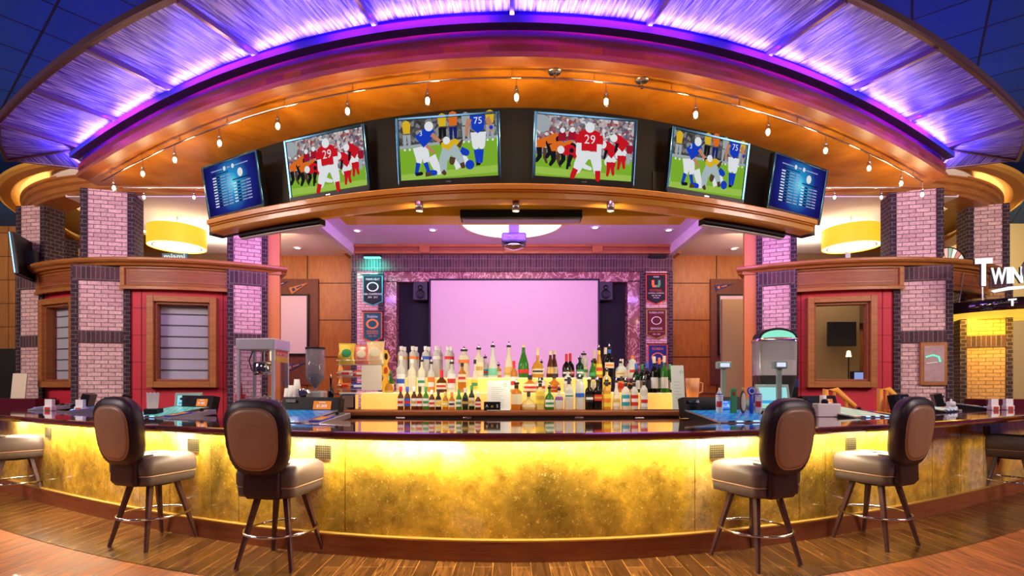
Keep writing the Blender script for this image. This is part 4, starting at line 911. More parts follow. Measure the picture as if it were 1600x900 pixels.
# ================================================================== BAR STOOLS
VIN = mat('vinyl_taupe', (.105, .078, .07), .42, var=.12, vscale=9, bump=.05); VIND = mat('vinyl_dark_plum', (.022, .010, .016), .4); VBK = mat('vinyl_brown', (.36, .20, .11), .4, var=.15, vscale=5)
PIPE = mat('piping_tan', (.35, .18, .09), .4); LEGW = wood('wood_leg', (.06, .022, .018), (.10, .038, .03), (4, 20, 1), .35)
def rrect(w, d, r, n=6):
    pts = []
    for cx, cy, a in ((w / 2 - r, d / 2 - r, 0), (-w / 2 + r, d / 2 - r, 90), (-w / 2 + r, -d / 2 + r, 180), (w / 2 - r, -d / 2 + r, 270)):
        pts += [(cx + r * math.cos(R_(a + 90 * k / n)), cy + r * math.sin(R_(a + 90 * k / n))) for k in range(n + 1)]
    return pts
def loft(f, rings, mt, cap0=True, cap1=True, smooth=True):
    n = len(rings[0]); vs = [p for r in rings for p in r]; fs = []
    for k in range(len(rings) - 1):
        for i in range(n): fs.append((k * n + i, k * n + (i + 1) % n, (k + 1) * n + (i + 1) % n, (k + 1) * n + i))
    f.add(vs, fs, mt, smooth=smooth)
    if cap0: f.add(rings[0], [list(range(n))[::-1]], mt, smooth=smooth)
    if cap1: f.add(rings[-1], [list(range(n))], mt, smooth=smooth)
def backshape(w0, w1, h, n=72, sq=2.9):
    """rounded-trapezium outline, wider at the top; returns (x,z) with z 0..h"""
    out = []
    for k in range(n):
        a = 2 * PI * k / n; c, s_ = math.cos(a), math.sin(a); u = math.copysign(abs(c) ** (2 / sq), c); v = math.copysign(abs(s_) ** (2 / sq), s_)
        z = (v + 1) / 2; wd = w0 + (w1 - w0) * z; out.append((u * wd / 2, z * h))
    return out
def make_stool(label, loc, rz):
    t = thing('bar_stool', label, 'bar stool', loc, rz, 'taupe swivel stools around the bar')
    # legs
    for a, b in ((-1, -1), (1, -1), (-1, 1), (1, 1)):
        f = MB(); top = Vector((a * .12, b * .12, .555)); bot = Vector((a * .235, b * .235, 0)); rg = []
        for k, w in ((0, .013), (1, .022)):
            p = bot if k == 0 else top; d = .45
            rg.append([(p.x + ca * w, p.y + cb * w, p.z) for ca, cb in ((1, 1), (-1, 1), (-1, -1), (1, -1))])
        loft(f, rg, LEGW, smooth=False); f.build('leg', t, bevel=.004)
    f = MB(); f.tube([(.278 * math.cos(2 * PI * k / 48), .278 * math.sin(2 * PI * k / 48), .265) for k in range(48)], .0105, CHROME, 10, closed=True); f.build('foot_ring', t)
    f = MB()
    for a, b in ((-1, -1), (1, -1), (-1, 1), (1, 1)): f.ellipsoid((a * .192, b * .192, .265), (.014, .014, .014), CHROME, 10, 6)
    MB().lathe([(.001, .53), (.15, .53), (.16, .545), (.16, .565), (.001, .565)], BLACK, 24).build('swivel_plate', t)
    # seat: lower cushion band and top cushion
    def rect(w, d, r, z, dy=0): return [(x, y + dy, z) for x, y in rrect(w, d, r)]
    f = MB(); loft(f, [rect(.42, .40, .05, .555), rect(.485, .47, .055, .565), rect(.495, .48, .055, .63), rect(.49, .475, .055, .64)], VIN); f.build('seat_base', t)
    f = MB(); loft(f, [rect(.49, .475, .055, .64), rect(.515, .50, .07, .665), rect(.52, .505, .075, .74), rect(.50, .485, .075, .785), rect(.45, .43, .07, .805), rect(.30, .28, .06, .812)], VIN); st = f.build('seat', t)
    f = MB(); f.tube([(x, y, .641) for x, y in rrect(.50, .485, .06)], .006, PIPE, 6, closed=True); f.build('seat_piping', t)
    f = MB(); f.tube([(0, -.22, .806), (0, .0, .815), (0, .21, .807)], .004, VIND, 6); f.build('seat_seam', st)
    # back support and pillow back
    f = MB(); loft(f, [[(x, -.19 + y, z) for x, y in rrect(w, d, .03)] for w, d, z in ((.28, .14, .555), (.31, .20, .60), (.31, .18, .82))], VIND); f.build('back_support', t)
    X = T(0, -.245, .735) @ RX(R_(7))
    H = .60; f = MB(X); prs = []
    for k, (sc, y) in enumerate(((.80, .045), (.94, .038), (1., .01), (1., -.03), (.95, -.062), (.78, -.078))):
        o_ = backshape(.47, .55, H); cz = H / 2; cr_ = []
        for i, (x, z) in enumerate(o_):
            puck = 1 + (.016 if (i % 2 and 1 < k < 5) else 0); cr_.append((x * sc * puck, y, cz + (z - cz) * sc * puck))
        prs.append(cr_[::-1])
    loft(f, prs, VIND); bk = f.build('backrest', t)
    f = MB(X); o_ = backshape(.47, .55, H); rg = []
    for sc, y in ((.78, -.070), (.77, -.084), (.68, -.092), (.38, -.098)): rg.append([(x * sc, y, H / 2 + (z - H / 2) * sc) for x, z in o_][::-1])
    loft(f, rg, VBK); f.build('back_panel', bk)
    f = MB(X); f.tube([(x * .785, -.080, H / 2 + (z - H / 2) * .785) for x, z in o_], .005, PIPE, 6, closed=True); f.build('back_piping', bk)
    f = MB(X); rg = []
    for sc, y in ((.80, .035), (.5, .055), (.2, .06)): rg.append([(x * sc, y, H / 2 + (z - H / 2) * sc) for x, z in o_])
    loft(f, rg, VIN); f.build('front_cushion', bk)
    return t
stool = make_stool('padded bar stool in front of the popcorn machine, second full one from the left', (-1.88, 4.18, 0), R_(-9))
for x, y, a, lab in ((-3.27, 4.68, -20, 'leftmost full padded bar stool, in front of the left tower'), (1.99, 4.2, 24, 'padded bar stool in front of the beer taps and green register'), (3.33, 4.7, 25, 'rightmost full padded bar stool, beside the unlit stone front'), (-6.02, 6.22, -42, 'padded bar stool cropped by the left edge of the picture'), (6.14, 6.3, 40, 'dark padded bar stool cropped by the right edge of the picture')):
    dup(stool, (x, y, 0), R_(a), lab)
# ================================================================== TABLETOP GAME MACHINES
BT = 1.0695
def scr_mat(nm, cols, sc):
    m = mat(nm, (0, 0, 0), .25, spec=.3); nt = m.node_tree; b = nt.nodes['Principled BSDF']; tc = _n(nt, 'ShaderNodeTexCoord')
    br = _n(nt, 'ShaderNodeTexBrick'); br.inputs['Scale'].default_value = sc; br.inputs['Brick Width'].default_value = .6; br.inputs['Row Height'].default_value = .28; br.inputs['Mortar Size'].default_value = .05
    br.inputs['Color1'].default_value = (*cols[0], 1); br.inputs['Color2'].default_value = (*cols[1], 1); br.inputs['Mortar'].default_value = (*cols[2], 1)
    nt.links.new(tc.outputs['UV'], br.inputs['Vector']); nt.links.new(br.outputs[0], b.inputs['Emission Color']); b.inputs['Emission Strength'].default_value = 1.25; return m
GM1 = scr_mat('game_screen_blue', [(.02, .10, .42), (.02, .28, .38), (.01, .05, .28)], 6)
GM2 = scr_mat('game_screen_green', [(.06, .42, .28), (.30, .45, .50), (.02, .22, .20)], 7)
GM3 = scr_mat('game_screen_tan', [(.70, .42, .25), (.55, .50, .38), (.20, .45, .40)], 3)
LCDW = emis('lcd_white', (.85, .9, 1), 1.); LCDO = emis('lcd_orange', (.9, .25, .04), .9); LCDB = emis('lcd_blue', (.04, .22, .85), 1.); BTN = emis('button_glow', (.35, .6, 1), 1.6)
SIL = mat('panel_silver', (.55, .53, .58), .25, .8); BLU = mat('bright_blue', (.02, .08, .6), .3); YEL = mat('bright_yellow', (.9, .6, .03), .5)
def machine(x, label, scr, l1, l2, lcd, w=.60, back=.93, yaw=0., dl=.62):
    p = bar_at(x, -back); t = thing('game_machine', label, 'gaming machine', (p[0], p[1], BT), bar_ang(x) + R_(yaw), 'video game machines set into the bar')
    # header box leans back
    f = MB(RX(R_(-12))); f.bx(-w / 2, w / 2, .0, .10, .02, .235, BLACK); f.build('header', t, bevel=.008)
    f = MB(RX(R_(-12))); f.bx(w * .06, w * .36, -.006, .002, .10, .19, lcd)
    k = -.0075
    f.text(l1, .022, LCDW, T(w * .21, k, .175) @ UP); f.text(l2, .046, LCDW, T(w * .21, k, .135) @ UP); f.build('header_display', t)
    f = MB(RX(R_(-12))); f.bx(-w * .42, -w * .24, -.02, .004, .17, .185, CHROME); f.bx(-w * .42, -w * .24, -.02, .004, .19, .20, CHROME); f.bx(-w * .42, -w * .40, -.02, .004, .17, .20, CHROME); f.build('ticket_slot', t)
    # sloping screen deck
    Xd = T(0, -.02, .098) @ RX(R_(8.2)); f = MB(Xd); f.bx(-w / 2 - .01, w / 2 + .01, -dl, 0, -.075, -.012, BLACK); f.build('deck_housing', t)
    f = MB(Xd); f.bx(-w / 2 + .015, w / 2 - .015, -dl + .05, -.01, -.012, -.006, scr)
    f.build('touch_screen', t)
    f = MB(Xd)
    for a, b, c, d_ in ((-w / 2 - .01, -w / 2 + .015, -dl, 0), (w / 2 - .015, w / 2 + .01, -dl, 0), (-w / 2, w / 2, -dl, -dl + .05)): f.bx(a, b, c, d_, -.014, -.002, SIL)
    f.build('deck_rim', t)
    # buttons along the front edge
    for k in range(6): f = MB(Xd); f.bx(-w * .36 + k * w * .13, -w * .28 + k * w * .13, -dl + .012, -dl + .038, -.003, .005, BTN if k % 2 or k == 5 else BLACK); f.build('button', t)
    # side panel with the bill acceptor
    Xs = T(w / 2 + .10, -.05, .075) @ RX(R_(6.5)); f = MB(Xs); f.bx(-.08, .08, -dl * .92, 0, -.06, -.004, SIL); f.build('side_panel', t, bevel=.006)
    f = MB(Xs); f.bx(-.055, .055, -dl * .85, -dl * .45, -.004, .006, BLU); f.bx(-.045, .045, -dl * .78, -dl * .66, .006, .010, YEL); f.bx(-.045, .045, -dl * .62, -dl * .52, .006, .010, LCDO); f.build('bill_acceptor', t)
    f = MB(Xs); f.lathe([(.022, -.004), (.022, .02), (.016, .028), (.001, .03)], BLACK, 14, xf=T(0, -dl * .2, 0)); f.build('knob', t)
    return t
machine(-2.52, 'game machine with blue screen and black header in front of the coffee grinder', GM1, 'BONUS', '$1,005', LCDO, w=.70, yaw=8)
machine(-4.36, 'game machine with tan and green screen between the two left stools', GM2, 'BONUS', '$1,905', LCDO, w=.62, yaw=4)
machine(2.5, 'game machine whose header reads CLUB, left of the beer taps', GM1, 'PLAYERS', 'CLUB', LCDB, w=.70, yaw=-8)
machine(4.2, 'game machine with tan screen behind the two right stools', GM3, 'BONUS', '$5000', LCDO, w=.60, yaw=-4)
machine(-5.95, 'game machine with white side cabinet, left of the brick column foot', GM1, '', '', LCDO, w=.5, yaw=-25, dl=.5)
machine(-7.0, 'game machine with teal screen at the far left end of the bar', GM2, '', '', LCDB, w=.5, yaw=-30, dl=.5)
machine(5.98, 'game machine with yellow side strip and dark header, right wing', GM3, '', '', LCDB, w=.5, yaw=5, dl=.5)
machine(7.05, 'small dark game machine at the far right end of the bar', GM2, '', '', LCDB, w=.5, yaw=25, dl=.5)

# ================================================================== BACK BAR
BBZ = 1.135
t = thing('back_bar', 'back bar counter with cherry edge and lit amber display steps for bottles', 'back bar', (0, 5.9, 0))
f = MB(); f.bx(-1.98, 1.96, .0, 1.0, 1.065, BBZ, WOOD_R); f.build('worktop', t, bevel=.02)
f = MB(); f.bx(-1.96, 1.94, .03, .98, 0, 1.065, mat('cabinet_dark', (.05, .025, .015), .5)); f.build('carcass', t)
for k in range(8): f = MB(); f.bx(-1.9 + k * .48, -1.9 + k * .48 + .42, .012, .035, .1, 1.0, mat('cabinet_tan', (.25, .13, .06), .5)); f.build('door', t)
AMB = mat('amber_panel', (.9, .6, .2), .4, emit=(1, .52, .10), es=.85, var=.1, vscale=8); AMBT = mat('step_glass', (1, .9, .6), .2, emit=(1, .8, .4), es=.7)
def step(x0, x1, y0, y1, z0, z1): 
    f = MB(); f.bx(x0, x1, y0, y1, z0, z1 - .012, AMB); f.build('display_step', t); f = MB(); f.bx(x0 - .01, x1 + .01, y0 - .012, y1, z1 - .012, z1, AMBT); f.build('step_shelf', t)
step(-1.83, 1.95, .30, .98, BBZ, 1.335); step(-1.40, .98, .50, .98, 1.335, 1.52)
for px in (627, 730, 904, 998):
    f = MB(); p = P(px, 5.9, 654); f.tube([(p.x - .05, -.03, 1.05), (p.x + .05, -.03, 1.05)], .014, CHROME, 8); f.tube([(p.x, -.03, 1.05), (p.x, .02, 1.07)], .010, CHROME, 8); f.build('rail_bracket', t)
area('shelf_glow', (0, 6.05, 1.90), 2.6, 26, (1, .82, .5), aim=(0, 6.3, 1.2), size_y=.1) if 0 else None
for sx in (-1, 0, 1): point('display_glow', (sx * 1.1, 5.62, 1.75), 11.0, (1, .90, .68), .15)  # unseen fill points added to brighten the bottles

# ------------------------------------------------------------------ bottles
def gl(nm, c, a=None, r=.06): return mat('glass_' + nm, c, r, trans=.35, ior=1.3, spec=.6)
G_CL = gl('clear', (.88, .90, .84)); G_BR = gl('brown', (.16, .045, .012)); G_GR = gl('green', (.05, .30, .03)); G_DG = gl('dark_green', (.01, .05, .015)); G_AM = gl('amber', (.72, .26, .03)); G_YE = gl('yellow', (.92, .78, .28)); G_BK = gl('black', (.015, .012, .012)); G_FR = mat('glass_frost', (.82, .88, .80), .35, trans=.2); G_PA = mat('glass_pale', (.93, .90, .68), .25, trans=.25); G_TE = mat('liquid_teal', (.25, .85, .65), .25, trans=.2); G_OR = gl('orange_l', (.85, .42, .05))
def pm(n, c, r=.5): return _M.get('paper_' + n) or mat('paper_' + n, c, r)
LW = pm('white', (.88, .88, .84)); LR = pm('red', (.7, .03, .02)); LB = pm('blue', (.03, .12, .6)); LC = pm('cream', (.85, .76, .52)); LK = pm('black', (.02, .02, .02)); LG = pm('green', (.05, .35, .12)); LY = pm('yellow', (.9, .68, .05)); LO = pm('orange', (.9, .25, .03)); LT = pm('teal', (.02, .35, .5)); LGO = pm('gold', (.65, .42, .1), .3)
SH = {  # outlines (radius share, height share)
 'beer':   [(.001, 0), (.48, 0), (.5, .02), (.5, .52), (.44, .60), (.22, .72), (.19, .80), (.19, .955), (.22, .96)],
 'spirit': [(.001, 0), (.48, 0), (.5, .02), (.5, .60), (.46, .66), (.20, .75), (.17, .80), (.17, .93)],
 'tall':   [(.001, 0), (.47, 0), (.5, .02), (.5, .74), (.46, .79), (.25, .83), (.22, .86), (.22, .93)],
 'wine':   [(.001, 0), (.48, 0), (.5, .02), (.5, .56), (.42, .64), (.2, .72), (.17, .76), (.17, .96)],
 'cognac': [(.001, 0), (.42, 0), (.46, .02), (.5, .22), (.46, .42), (.30, .60), (.17, .74), (.15, .82), (.15, .95)],
 'jug':    [(.001, 0), (.44, 0), (.5, .06), (.5, .38), (.42, .52), (.22, .62), (.14, .68), (.14, .84)],
 'slope':  [(.001, 0), (.46, 0), (.5, .03), (.46, .28), (.30, .58), (.18, .72), (.16, .78), (.16, .92)],
 'decant': [(.001, 0), (.46, 0), (.5, .05), (.5, .30), (.34, .48), (.12, .58), (.11, .82)],
}
def bottle(px, z, y, wpx, top, shape, glass, label, lab=LW, cap=LK, lz=(.14, .46), band=None, pour=False, neck=None, flat=1., accent=None, grp='bottles on the back bar', fill=None, cat='bottle'):
    """px: centre, top: picture height of its top, wpx: width there"""
    d = y; h = CAM_Z + (600 - top) * d / 800 - z; w = wpx * d / 800; loc = ((px - 800) * d / 800, d, z)
    if pour: h_b = h / 1.10
    else: h_b = h
    t = thing('beer_bottle' if shape == 'beer' else 'liquor_bottle' if shape != 'wine' else 'wine_bottle', label, cat, loc, 0, grp)
    pr = [(r * w, q * h_b) for r, q in SH[shape]]; X = Matrix.Diagonal((1, flat, 1, 1)); seg = 16
    MB(X).lathe(pr, glass, seg).build('glass_body', t)
    topq = SH[shape][-1]; rn = topq[0] * w; zt = topq[1] * h_b
    if pour: MB().lathe([(rn * .9, zt - .005), (rn * 1.5, zt), (rn * 1.5, zt + .022), (rn * .6, zt + .024)], LK, 12).lathe([(rn * .55, zt + .02), (rn * .5, zt + .045), (rn * .25, h), (.001, h)], CHROME, 8).build('pour_spout', t)
    else: MB().lathe([(rn * 1.18, zt - .02 - (.10 * h if neck else 0)), (rn * 1.22, h), (.001, h)], cap, 14).build('cap', t)
    # body radius at label height
    def rad(q):
        for (r0, q0), (r1, q1) in zip(SH[shape], SH[shape][1:]):
            if q0 <= q <= q1: return r0 + (r1 - r0) * (q - q0) / max(q1 - q0, 1e-6)
        return .5
    lo, hi = lz; k = 1.03; qs = [lo + (hi - lo) * i / 4 for i in range(5)]
    f = MB(X); f.lathe([(rad(q) * w * k + .001, q * h_b) for q in qs], lab, 14, a0=PI * 1.08, a1=PI * 1.92)
    if accent:
        m_ = (lo + hi) / 2; e = (hi - lo) * .16; f.lathe([(rad(m_ - e) * w * k + .0025, (m_ - e) * h_b), (rad(m_ + e) * w * k + .0025, (m_ + e) * h_b)], accent, 12, a0=PI * 1.2, a1=PI * 1.8)
    f.build('label', t)
    if neck: MB().lathe([(rn * 1.15, zt - .14 * h), (rn * 1.15, zt - .03 * h)], neck, 12).build('neck_label', t)
    return t
# front row of beers (px, top, cap, label, accent, words)
beers = [(626, 604, G_BR, LR, LW, LR, 'brown beer bottle with white and red label, leftmost of the front beers'), (636.5, 604, G_BR, LB, LB, LR, 'brown beer bottle with blue label, second of the front beers'), (647, 604, G_BR, LW, LW, LGO, 'brown beer bottle with wide white label, third of the front beers'), (656, 604, G_BR, LK, LW, LR, 'brown beer bottle with pink and white label, fourth of the front beers'), (665.5, 604, G_GR, LG, LW, LG, 'green beer bottle with white oval label'), (675, 609, G_BR, LW, LW, LR, 'brown beer bottle with white and red oval label'), (685, 609, G_BK, LK, LC, LY, 'black stout bottle with cream oval label'), (696, 612, G_AM, LGO, LY, LW, 'amber beer bottle with yellow band and white label'), (706, 613, G_AM, LO, LW, LK, 'amber beer bottle with white and dark label'), (717, 608, G_GR, LG, LW, LG, 'green beer bottle with pale label and red star height cap'), (727, 606, G_DG, LW, LK, LGO, 'dark green beer bottle with black label and white cap'), (737, 602, G_DG, LG, LC, LGO, 'dark green beer bottle with long foil neck'), (747, 614, G_BR, LW, LW, LR, 'stubby brown beer bottle with red and white label, rightmost of the beers')]
beers[9] = (717, 608, G_GR, LG, LW, LG, 'green beer bottle with pale green label, fourth from the right of the beers')
for px, top, g, cp, lb, ac, lab in beers: bottle(px, BBZ, 6.05, 9.4, top, 'beer', g, lab, lb, cp, (.16, .5), accent=ac, neck=cp, grp='beer bottles in the front row')
# front row right of the menu card
fr = [(807, 593, 17, 'spirit', G_AM, LC, None, (.2, .58), 'square amber liquor bottle with cream label just right of the menu card'),
 (826, 612, 22, 'decant', G_YE, LC, None, (.15, .3), 'round squat tequila decanter in the front row'),
 (844, 590, 14, 'spirit', G_YE, LY, LGO, (.2, .62), 'whiskey bottle with yellow-green label in the front row'),
 (858.5, 597, 15, 'jug', G_GR, LW, LG, (.12, .4), 'bright green rounded gin bottle with white label, front row'),
 (873.5, 600, 14, 'jug', G_CL, LB, LR, (.42, .56), 'clear rum bottle with small blue and purple label, front row'),
 (889, 589, 14, 'spirit', G_CL, LW, LG, (.35, .5), 'clear gin bottle with pale label and green foot, front row'),
 (906, 583, 14, 'tall', G_FR, LB, None, (.38, .5), 'tall frosted vodka bottle with blue lettering, front row'),
 (920.5, 588, 13, 'spirit', G_BK, LK, LW, (.25, .5), 'dark rum bottle with black label, left one of the dark pair'),
 (934, 588, 14, 'spirit', G_BK, LR, LGO, (.3, .5), 'dark rum bottle with red label, right one of the dark pair'),
 (948, 588, 13, 'spirit', G_OR, LY, LO, (.1, .52), 'orange-labelled rum bottle with yellow liquid, front row'),
 (963, 589, 13, 'slope', G_CL, LC, LGO, (.12, .5), 'clear liquor bottle with cream label, front row'),
 (977.5, 589, 13, 'spirit', G_CL, LT, LW, (.14, .5), 'clear liquor bottle with teal label, front row'),
 (991, 589, 12, 'spirit', G_CL, LR, LW, (.14, .5), 'clear liquor bottle with red label, front row'),
 (1006, 586, 12, 'spirit', G_CL, LW, LR, (.1, .45), 'clear liquor bottle with white and red label, rightmost of the front row')]
for px, top, w, shp, g, lb, ac, lz, lab in fr: bottle(px, BBZ, 6.07, w, top, shp, g, lab, lb, LK, lz, pour=(px not in (826, 889)), accent=ac, neck=(LK if shp == 'spirit' else None), grp='liquor bottles in the front row')
# middle step
Z1 = 1.335
md = [(626.5, 556, 15, 'spirit', G_CL, LW, LB, (.12, .5), 'clear tall bottle with blue lettering at the left end of the middle step'),
 (644, 561, 14, 'spirit', G_PA, LC, None, (.12, .5), 'pale milky bottle with green collar on the middle step'),
 (659, 556, 12, 'spirit', G_PA, LW, LG, (.2, .45), 'pale yellow bottle with pouring spout on the middle step'),
 (674, 560, 11, 'spirit', G_CL, LO, LW, (.02, .5), 'bottle in an orange and white sleeve on the middle step'),
 (690, 578, 17, 'jug', G_BR, LC, LR, (.15, .42), 'dark squat whiskey bottle with red wax top on the middle step'),
 (706, 560, 14, 'spirit', G_CL, LW, LR, (.15, .6), 'clear gin bottle with red figure label on the middle step'),
 (722, 567, 13, 'spirit', G_AM, LC, LR, (.35, .62), 'brown liqueur bottle with cream oval label on the middle step'),
 (742, 562, 11, 'slope', G_PA, LY, LG, (.1, .4), 'slim pale bottle with yellow-green label on the middle step'),
 (803, 564, 11, 'spirit', G_AM, LW, LR, (.1, .5), 'amber bottle with red neck behind the menu card'),
 (828, 586, 22, 'jug', G_AM, LC, LR, (.1, .5), 'round cut-glass whisky bottle with oval crest label on the middle step'),
 (845, 590, 15, 'tall', G_CL, LW, LR, (.1, .6), 'clear bottle with white label behind the yellow whiskey, middle step'),
 (866, 584, 19, 'jug', G_AM, LR, LGO, (.05, .3), 'wide amber brandy bottle with white arched top on the middle step'),
 (887, 574, 13, 'spirit', G_CL, LW, LK, (.4, .7), 'bottle with arched black and white label, middle step'),
 (905, 584, 12, 'tall', G_PA, LY, None, (.2, .6), 'pale bottle behind the frosted vodka bottle, middle step'),
 (927, 589, 13, 'tall', G_YE, LC, None, (.2, .6), 'yellow bottle behind the dark rum pair, middle step'),
 (948, 574, 13, 'spirit', G_YE, LY, LK, (.2, .6), 'golden bottle with tall neck behind the orange rum, middle step')]
for k, (px, top, w, shp, g, lb, ac, lz, lab) in enumerate(md): bottle(px, Z1, 6.27, w, top, shp, g, lab, lb, LR if px in (690, 803) else LW if k < 2 else LK, lz, pour=(px in (659, 674, 706, 948, 887)), accent=ac, neck=(LR if px in (690, 803) else None), grp='bottles on the middle step')
# cardboard carton like red and orange whisky cases, right
for px0, px1, top, c1, c2, lab in ((966, 976, 588, LR, LO, 'slanted red and orange whisky bottle with square body, left of the pair'), (981, 990, 592, LK, LO, 'slanted black and orange whisky bottle with square body, right of the pair')):
    pc = (px0 + px1) / 2; d = 6.25; w = (px1 - px0 + 3) * d / 800; h = CAM_Z + (600 - top) * d / 800 - Z1
    t = thing('square_whisky_bottle', lab, 'bottle', ((pc - 800) * d / 800, d, Z1), 0, 'square whisky bottles'); MB().bx(-w / 2, w / 2, -w / 2, w / 2, 0, h * .7, mat('whisky_orange', (.85, .28, .04), .2)).build('glass_body', t, bevel=.006)
    X = T(0, -w / 2 - .002, h * .40) @ RY(R_(18)); MB(X).bx(-w * .52, w * .52, -.003, .0, -h * .16, h * .16, c1).build('label', t); MB().lathe([(w * .2, h * .7), (w * .16, h * .8), (w * .16, h), (.001, h)], LK, 12).build('cap', t)
# wine bottles on the right end of the step
for px, top, w, lb, cp, g, lab in ((1003, 568, 11, LW, LB, G_DG, 'dark wine bottle with blue foil, left end of the wine group'), (1012, 569, 11, LC, LG, G_DG, 'dark wine bottle with cream label and green foil, wine group'), (1020, 566, 11, LK, LB, G_BK, 'black wine bottle with grey-blue foil, wine group'), (1031, 557, 12, LW, LC, G_BK, 'tall dark wine bottle with blue collar and white label, wine group'), (1039, 559, 10, LW, LO, G_DG, 'wine bottle with pale cork and orange collar, wine group'), (1047, 556, 11, LW, LC, G_GR, 'bright green wine bottle with pale top, wine group'), (1055, 569, 10, LW, LG, G_GR, 'green wine bottle with green foil near the end of the wine group'), (1061, 575, 10, LW, LT, G_DG, 'short dark wine bottle with teal foil, right end of the wine group')):
    bottle(px - 12, Z1, 6.2 + (.1 if px in (1012, 1039, 1055) else 0), w, top, 'wine', g, lab, lb, cp, (.12, .42), neck=cp, grp='wine bottles at the right end') if 0 else bottle(px - 9, Z1, 6.2 + (.12 if px in (1012, 1039, 1055) else 0), w, top, 'wine', g, lab, lb, cp, (.12, .42), neck=cp, grp='wine bottles at the right end')
# top step: five pairs of tall vodkas, then the assorted tall bottles
Z2 = 1.52
for px, c, nm in ((627, LGO, 'plain'), (645, LO, 'orange'), (665, LB, 'blue'), (682, LW, 'white'), (700, LR, 'red')):
    bottle(px, Z2, 6.44, 11, 541, 'tall', G_CL, 'tall clear vodka bottle with %s medallion, front one of its pair' % nm, c, LW, (.58, .68), grp='tall vodka bottles on the top step')
    bottle(px + 5.5, Z2, 6.60, 9, 542, 'tall', G_CL, 'tall clear vodka bottle with %s medallion, rear one of its pair' % nm, c, LW, (.58, .68), grp='tall vodka bottles on the top step')
tp = [(725, 541, 17, 'tall', G_PA, LO, None, (.5, .62), 1, 'pale square bottle with orange lettering and two spouts, top step'), (748, 538, 15, 'spirit', G_PA, LC, LGO, (.1, .5), 1, 'pale round-shouldered bottle with silver band, top step'), (758, 554, 11, 'spirit', G_CL, LT, LR, (.1, .4), 1, 'slim bottle with teal label and dark spout, top step'), (770, 533, 15, 'slope', G_FR, G_TE, None, (.0, .28), 1, 'tall sloping white bottle with mint green base'), (779, 568, 9, 'spirit', G_OR, LC, None, (.2, .5), 1, 'short amber bottle with spout between the two sloping bottles'), (795, 533, 15, 'slope', G_PA, LGO, None, (.0, .32), 1, 'tall sloping cream bottle with golden lower label'), (818, 538, 17, 'cognac', G_GR, LR, None, (.13, .24), 0, 'large green cognac bottle with red label, taller than its neighbours'),
 (840, 544, 19, 'decant', G_OR, LC, LK, (.12, .3), 0, 'flask-shaped cognac bottle with long dark neck'), (846, 563, 9, 'spirit', G_CL, LW, None, (.3, .6), 1, 'small bottle with spout beside the flask-shaped cognac'), (860, 549, 13, 'slope', G_BR, LGO, None, (.15, .4), 0, 'brown bell-shaped liqueur bottle, left of its pair'), (866, 548, 13, 'slope', G_BR, LC, None, (.15, .4), 0, 'brown bell-shaped liqueur bottle, right of its pair'), (885, 553, 13, 'jug', G_BK, LK, LW, (.1, .3), 0, 'dark square whiskey bottle with red capped neck, left of its pair'), (891, 552, 13, 'jug', G_BK, LR, LW, (.1, .3), 0, 'dark square whiskey bottle with red capped neck, right of its pair'), (906, 556, 12, 'spirit', G_DG, LG, LW, (.1, .4), 1, 'dark green liqueur bottle with spout, top step'), (912, 548, 13, 'tall', G_CL, LC, LG, (.1, .45), 1, 'square clear tequila bottle with light label, top step'),
 (929, 546, 12, 'jug', G_BR, LY, LG, (.1, .5), 0, 'brown rum bottle with bright yellow cap and label, top step'), (936, 538, 12, 'slope', G_OR, LY, LR, (.1, .45), 1, 'golden coffee liqueur bottle with yellow neck band, top step'), (926, 561, 12, 'slope', G_GR, LG, None, (.1, .3), 1, 'small green liqueur bottle with spout in front of the yellow pair'), (946, 543, 12, 'spirit', G_BK, LK, None, (.1, .4), 0, 'black cream liqueur bottle with blue neck, left of its pair'), (952, 536, 14, 'spirit', G_BK, LC, LO, (.3, .48), 1, 'black cream liqueur bottle with picture label and spout, right of its pair'),
 (969, 560, 15, 'jug', G_FR, LC, LGO, (.1, .35), 1, 'frosted round bottle with spout and gold crest, top step'), (976, 561, 14, 'jug', G_FR, LC, None, (.1, .35), 0, 'frosted round bottle with pale stopper, top step'), (986, 563, 10, 'spirit', G_CL, LW, None, (.1, .5), 1, 'clear bottle with spout beside the orange topped bottle'), (992, 556, 11, 'tall', G_FR, LW, LR, (.1, .5), 0, 'white bottle with orange cap at the right end of the top step')]
for px, top, w, shp, g, lb, ac, lz, po, lab in tp: bottle(px, Z2, 6.45 + (.12 if px in (758, 779, 866, 891, 912, 929, 946, 976) else 0), w, top, shp, g, lab, lb, LO if px == 992 else LR if px in (885, 891) else LC, lz, pour=bool(po), accent=ac, neck=(LY if px in (929, 936) else LB if px in (946, 952) else LR if px in (885, 891) else None), grp='assorted liquor bottles on the top step') if px < 975 else bottle(px - 4, Z2, 6.5 + (.12 if px == 986 else 0), w, top, shp, g, lab, lb, LO if px == 992 else LC, lz, pour=bool(po), accent=ac, grp='assorted liquor bottles on the top step')
# decanter and small bottles left of the steps
bottle(606, Z1, 6.3, 17, 587, 'decant', G_OR, 'small round decanter with amber dregs beside the snack rack', LGO, LC, (.05, .12), grp='bottles beside the snack rack')
bottle(611, Z1, 6.5, 9, 580, 'wine', G_GR, 'green bottle behind the small round decanter', LW, LG, (.1, .4), grp='bottles beside the snack rack')
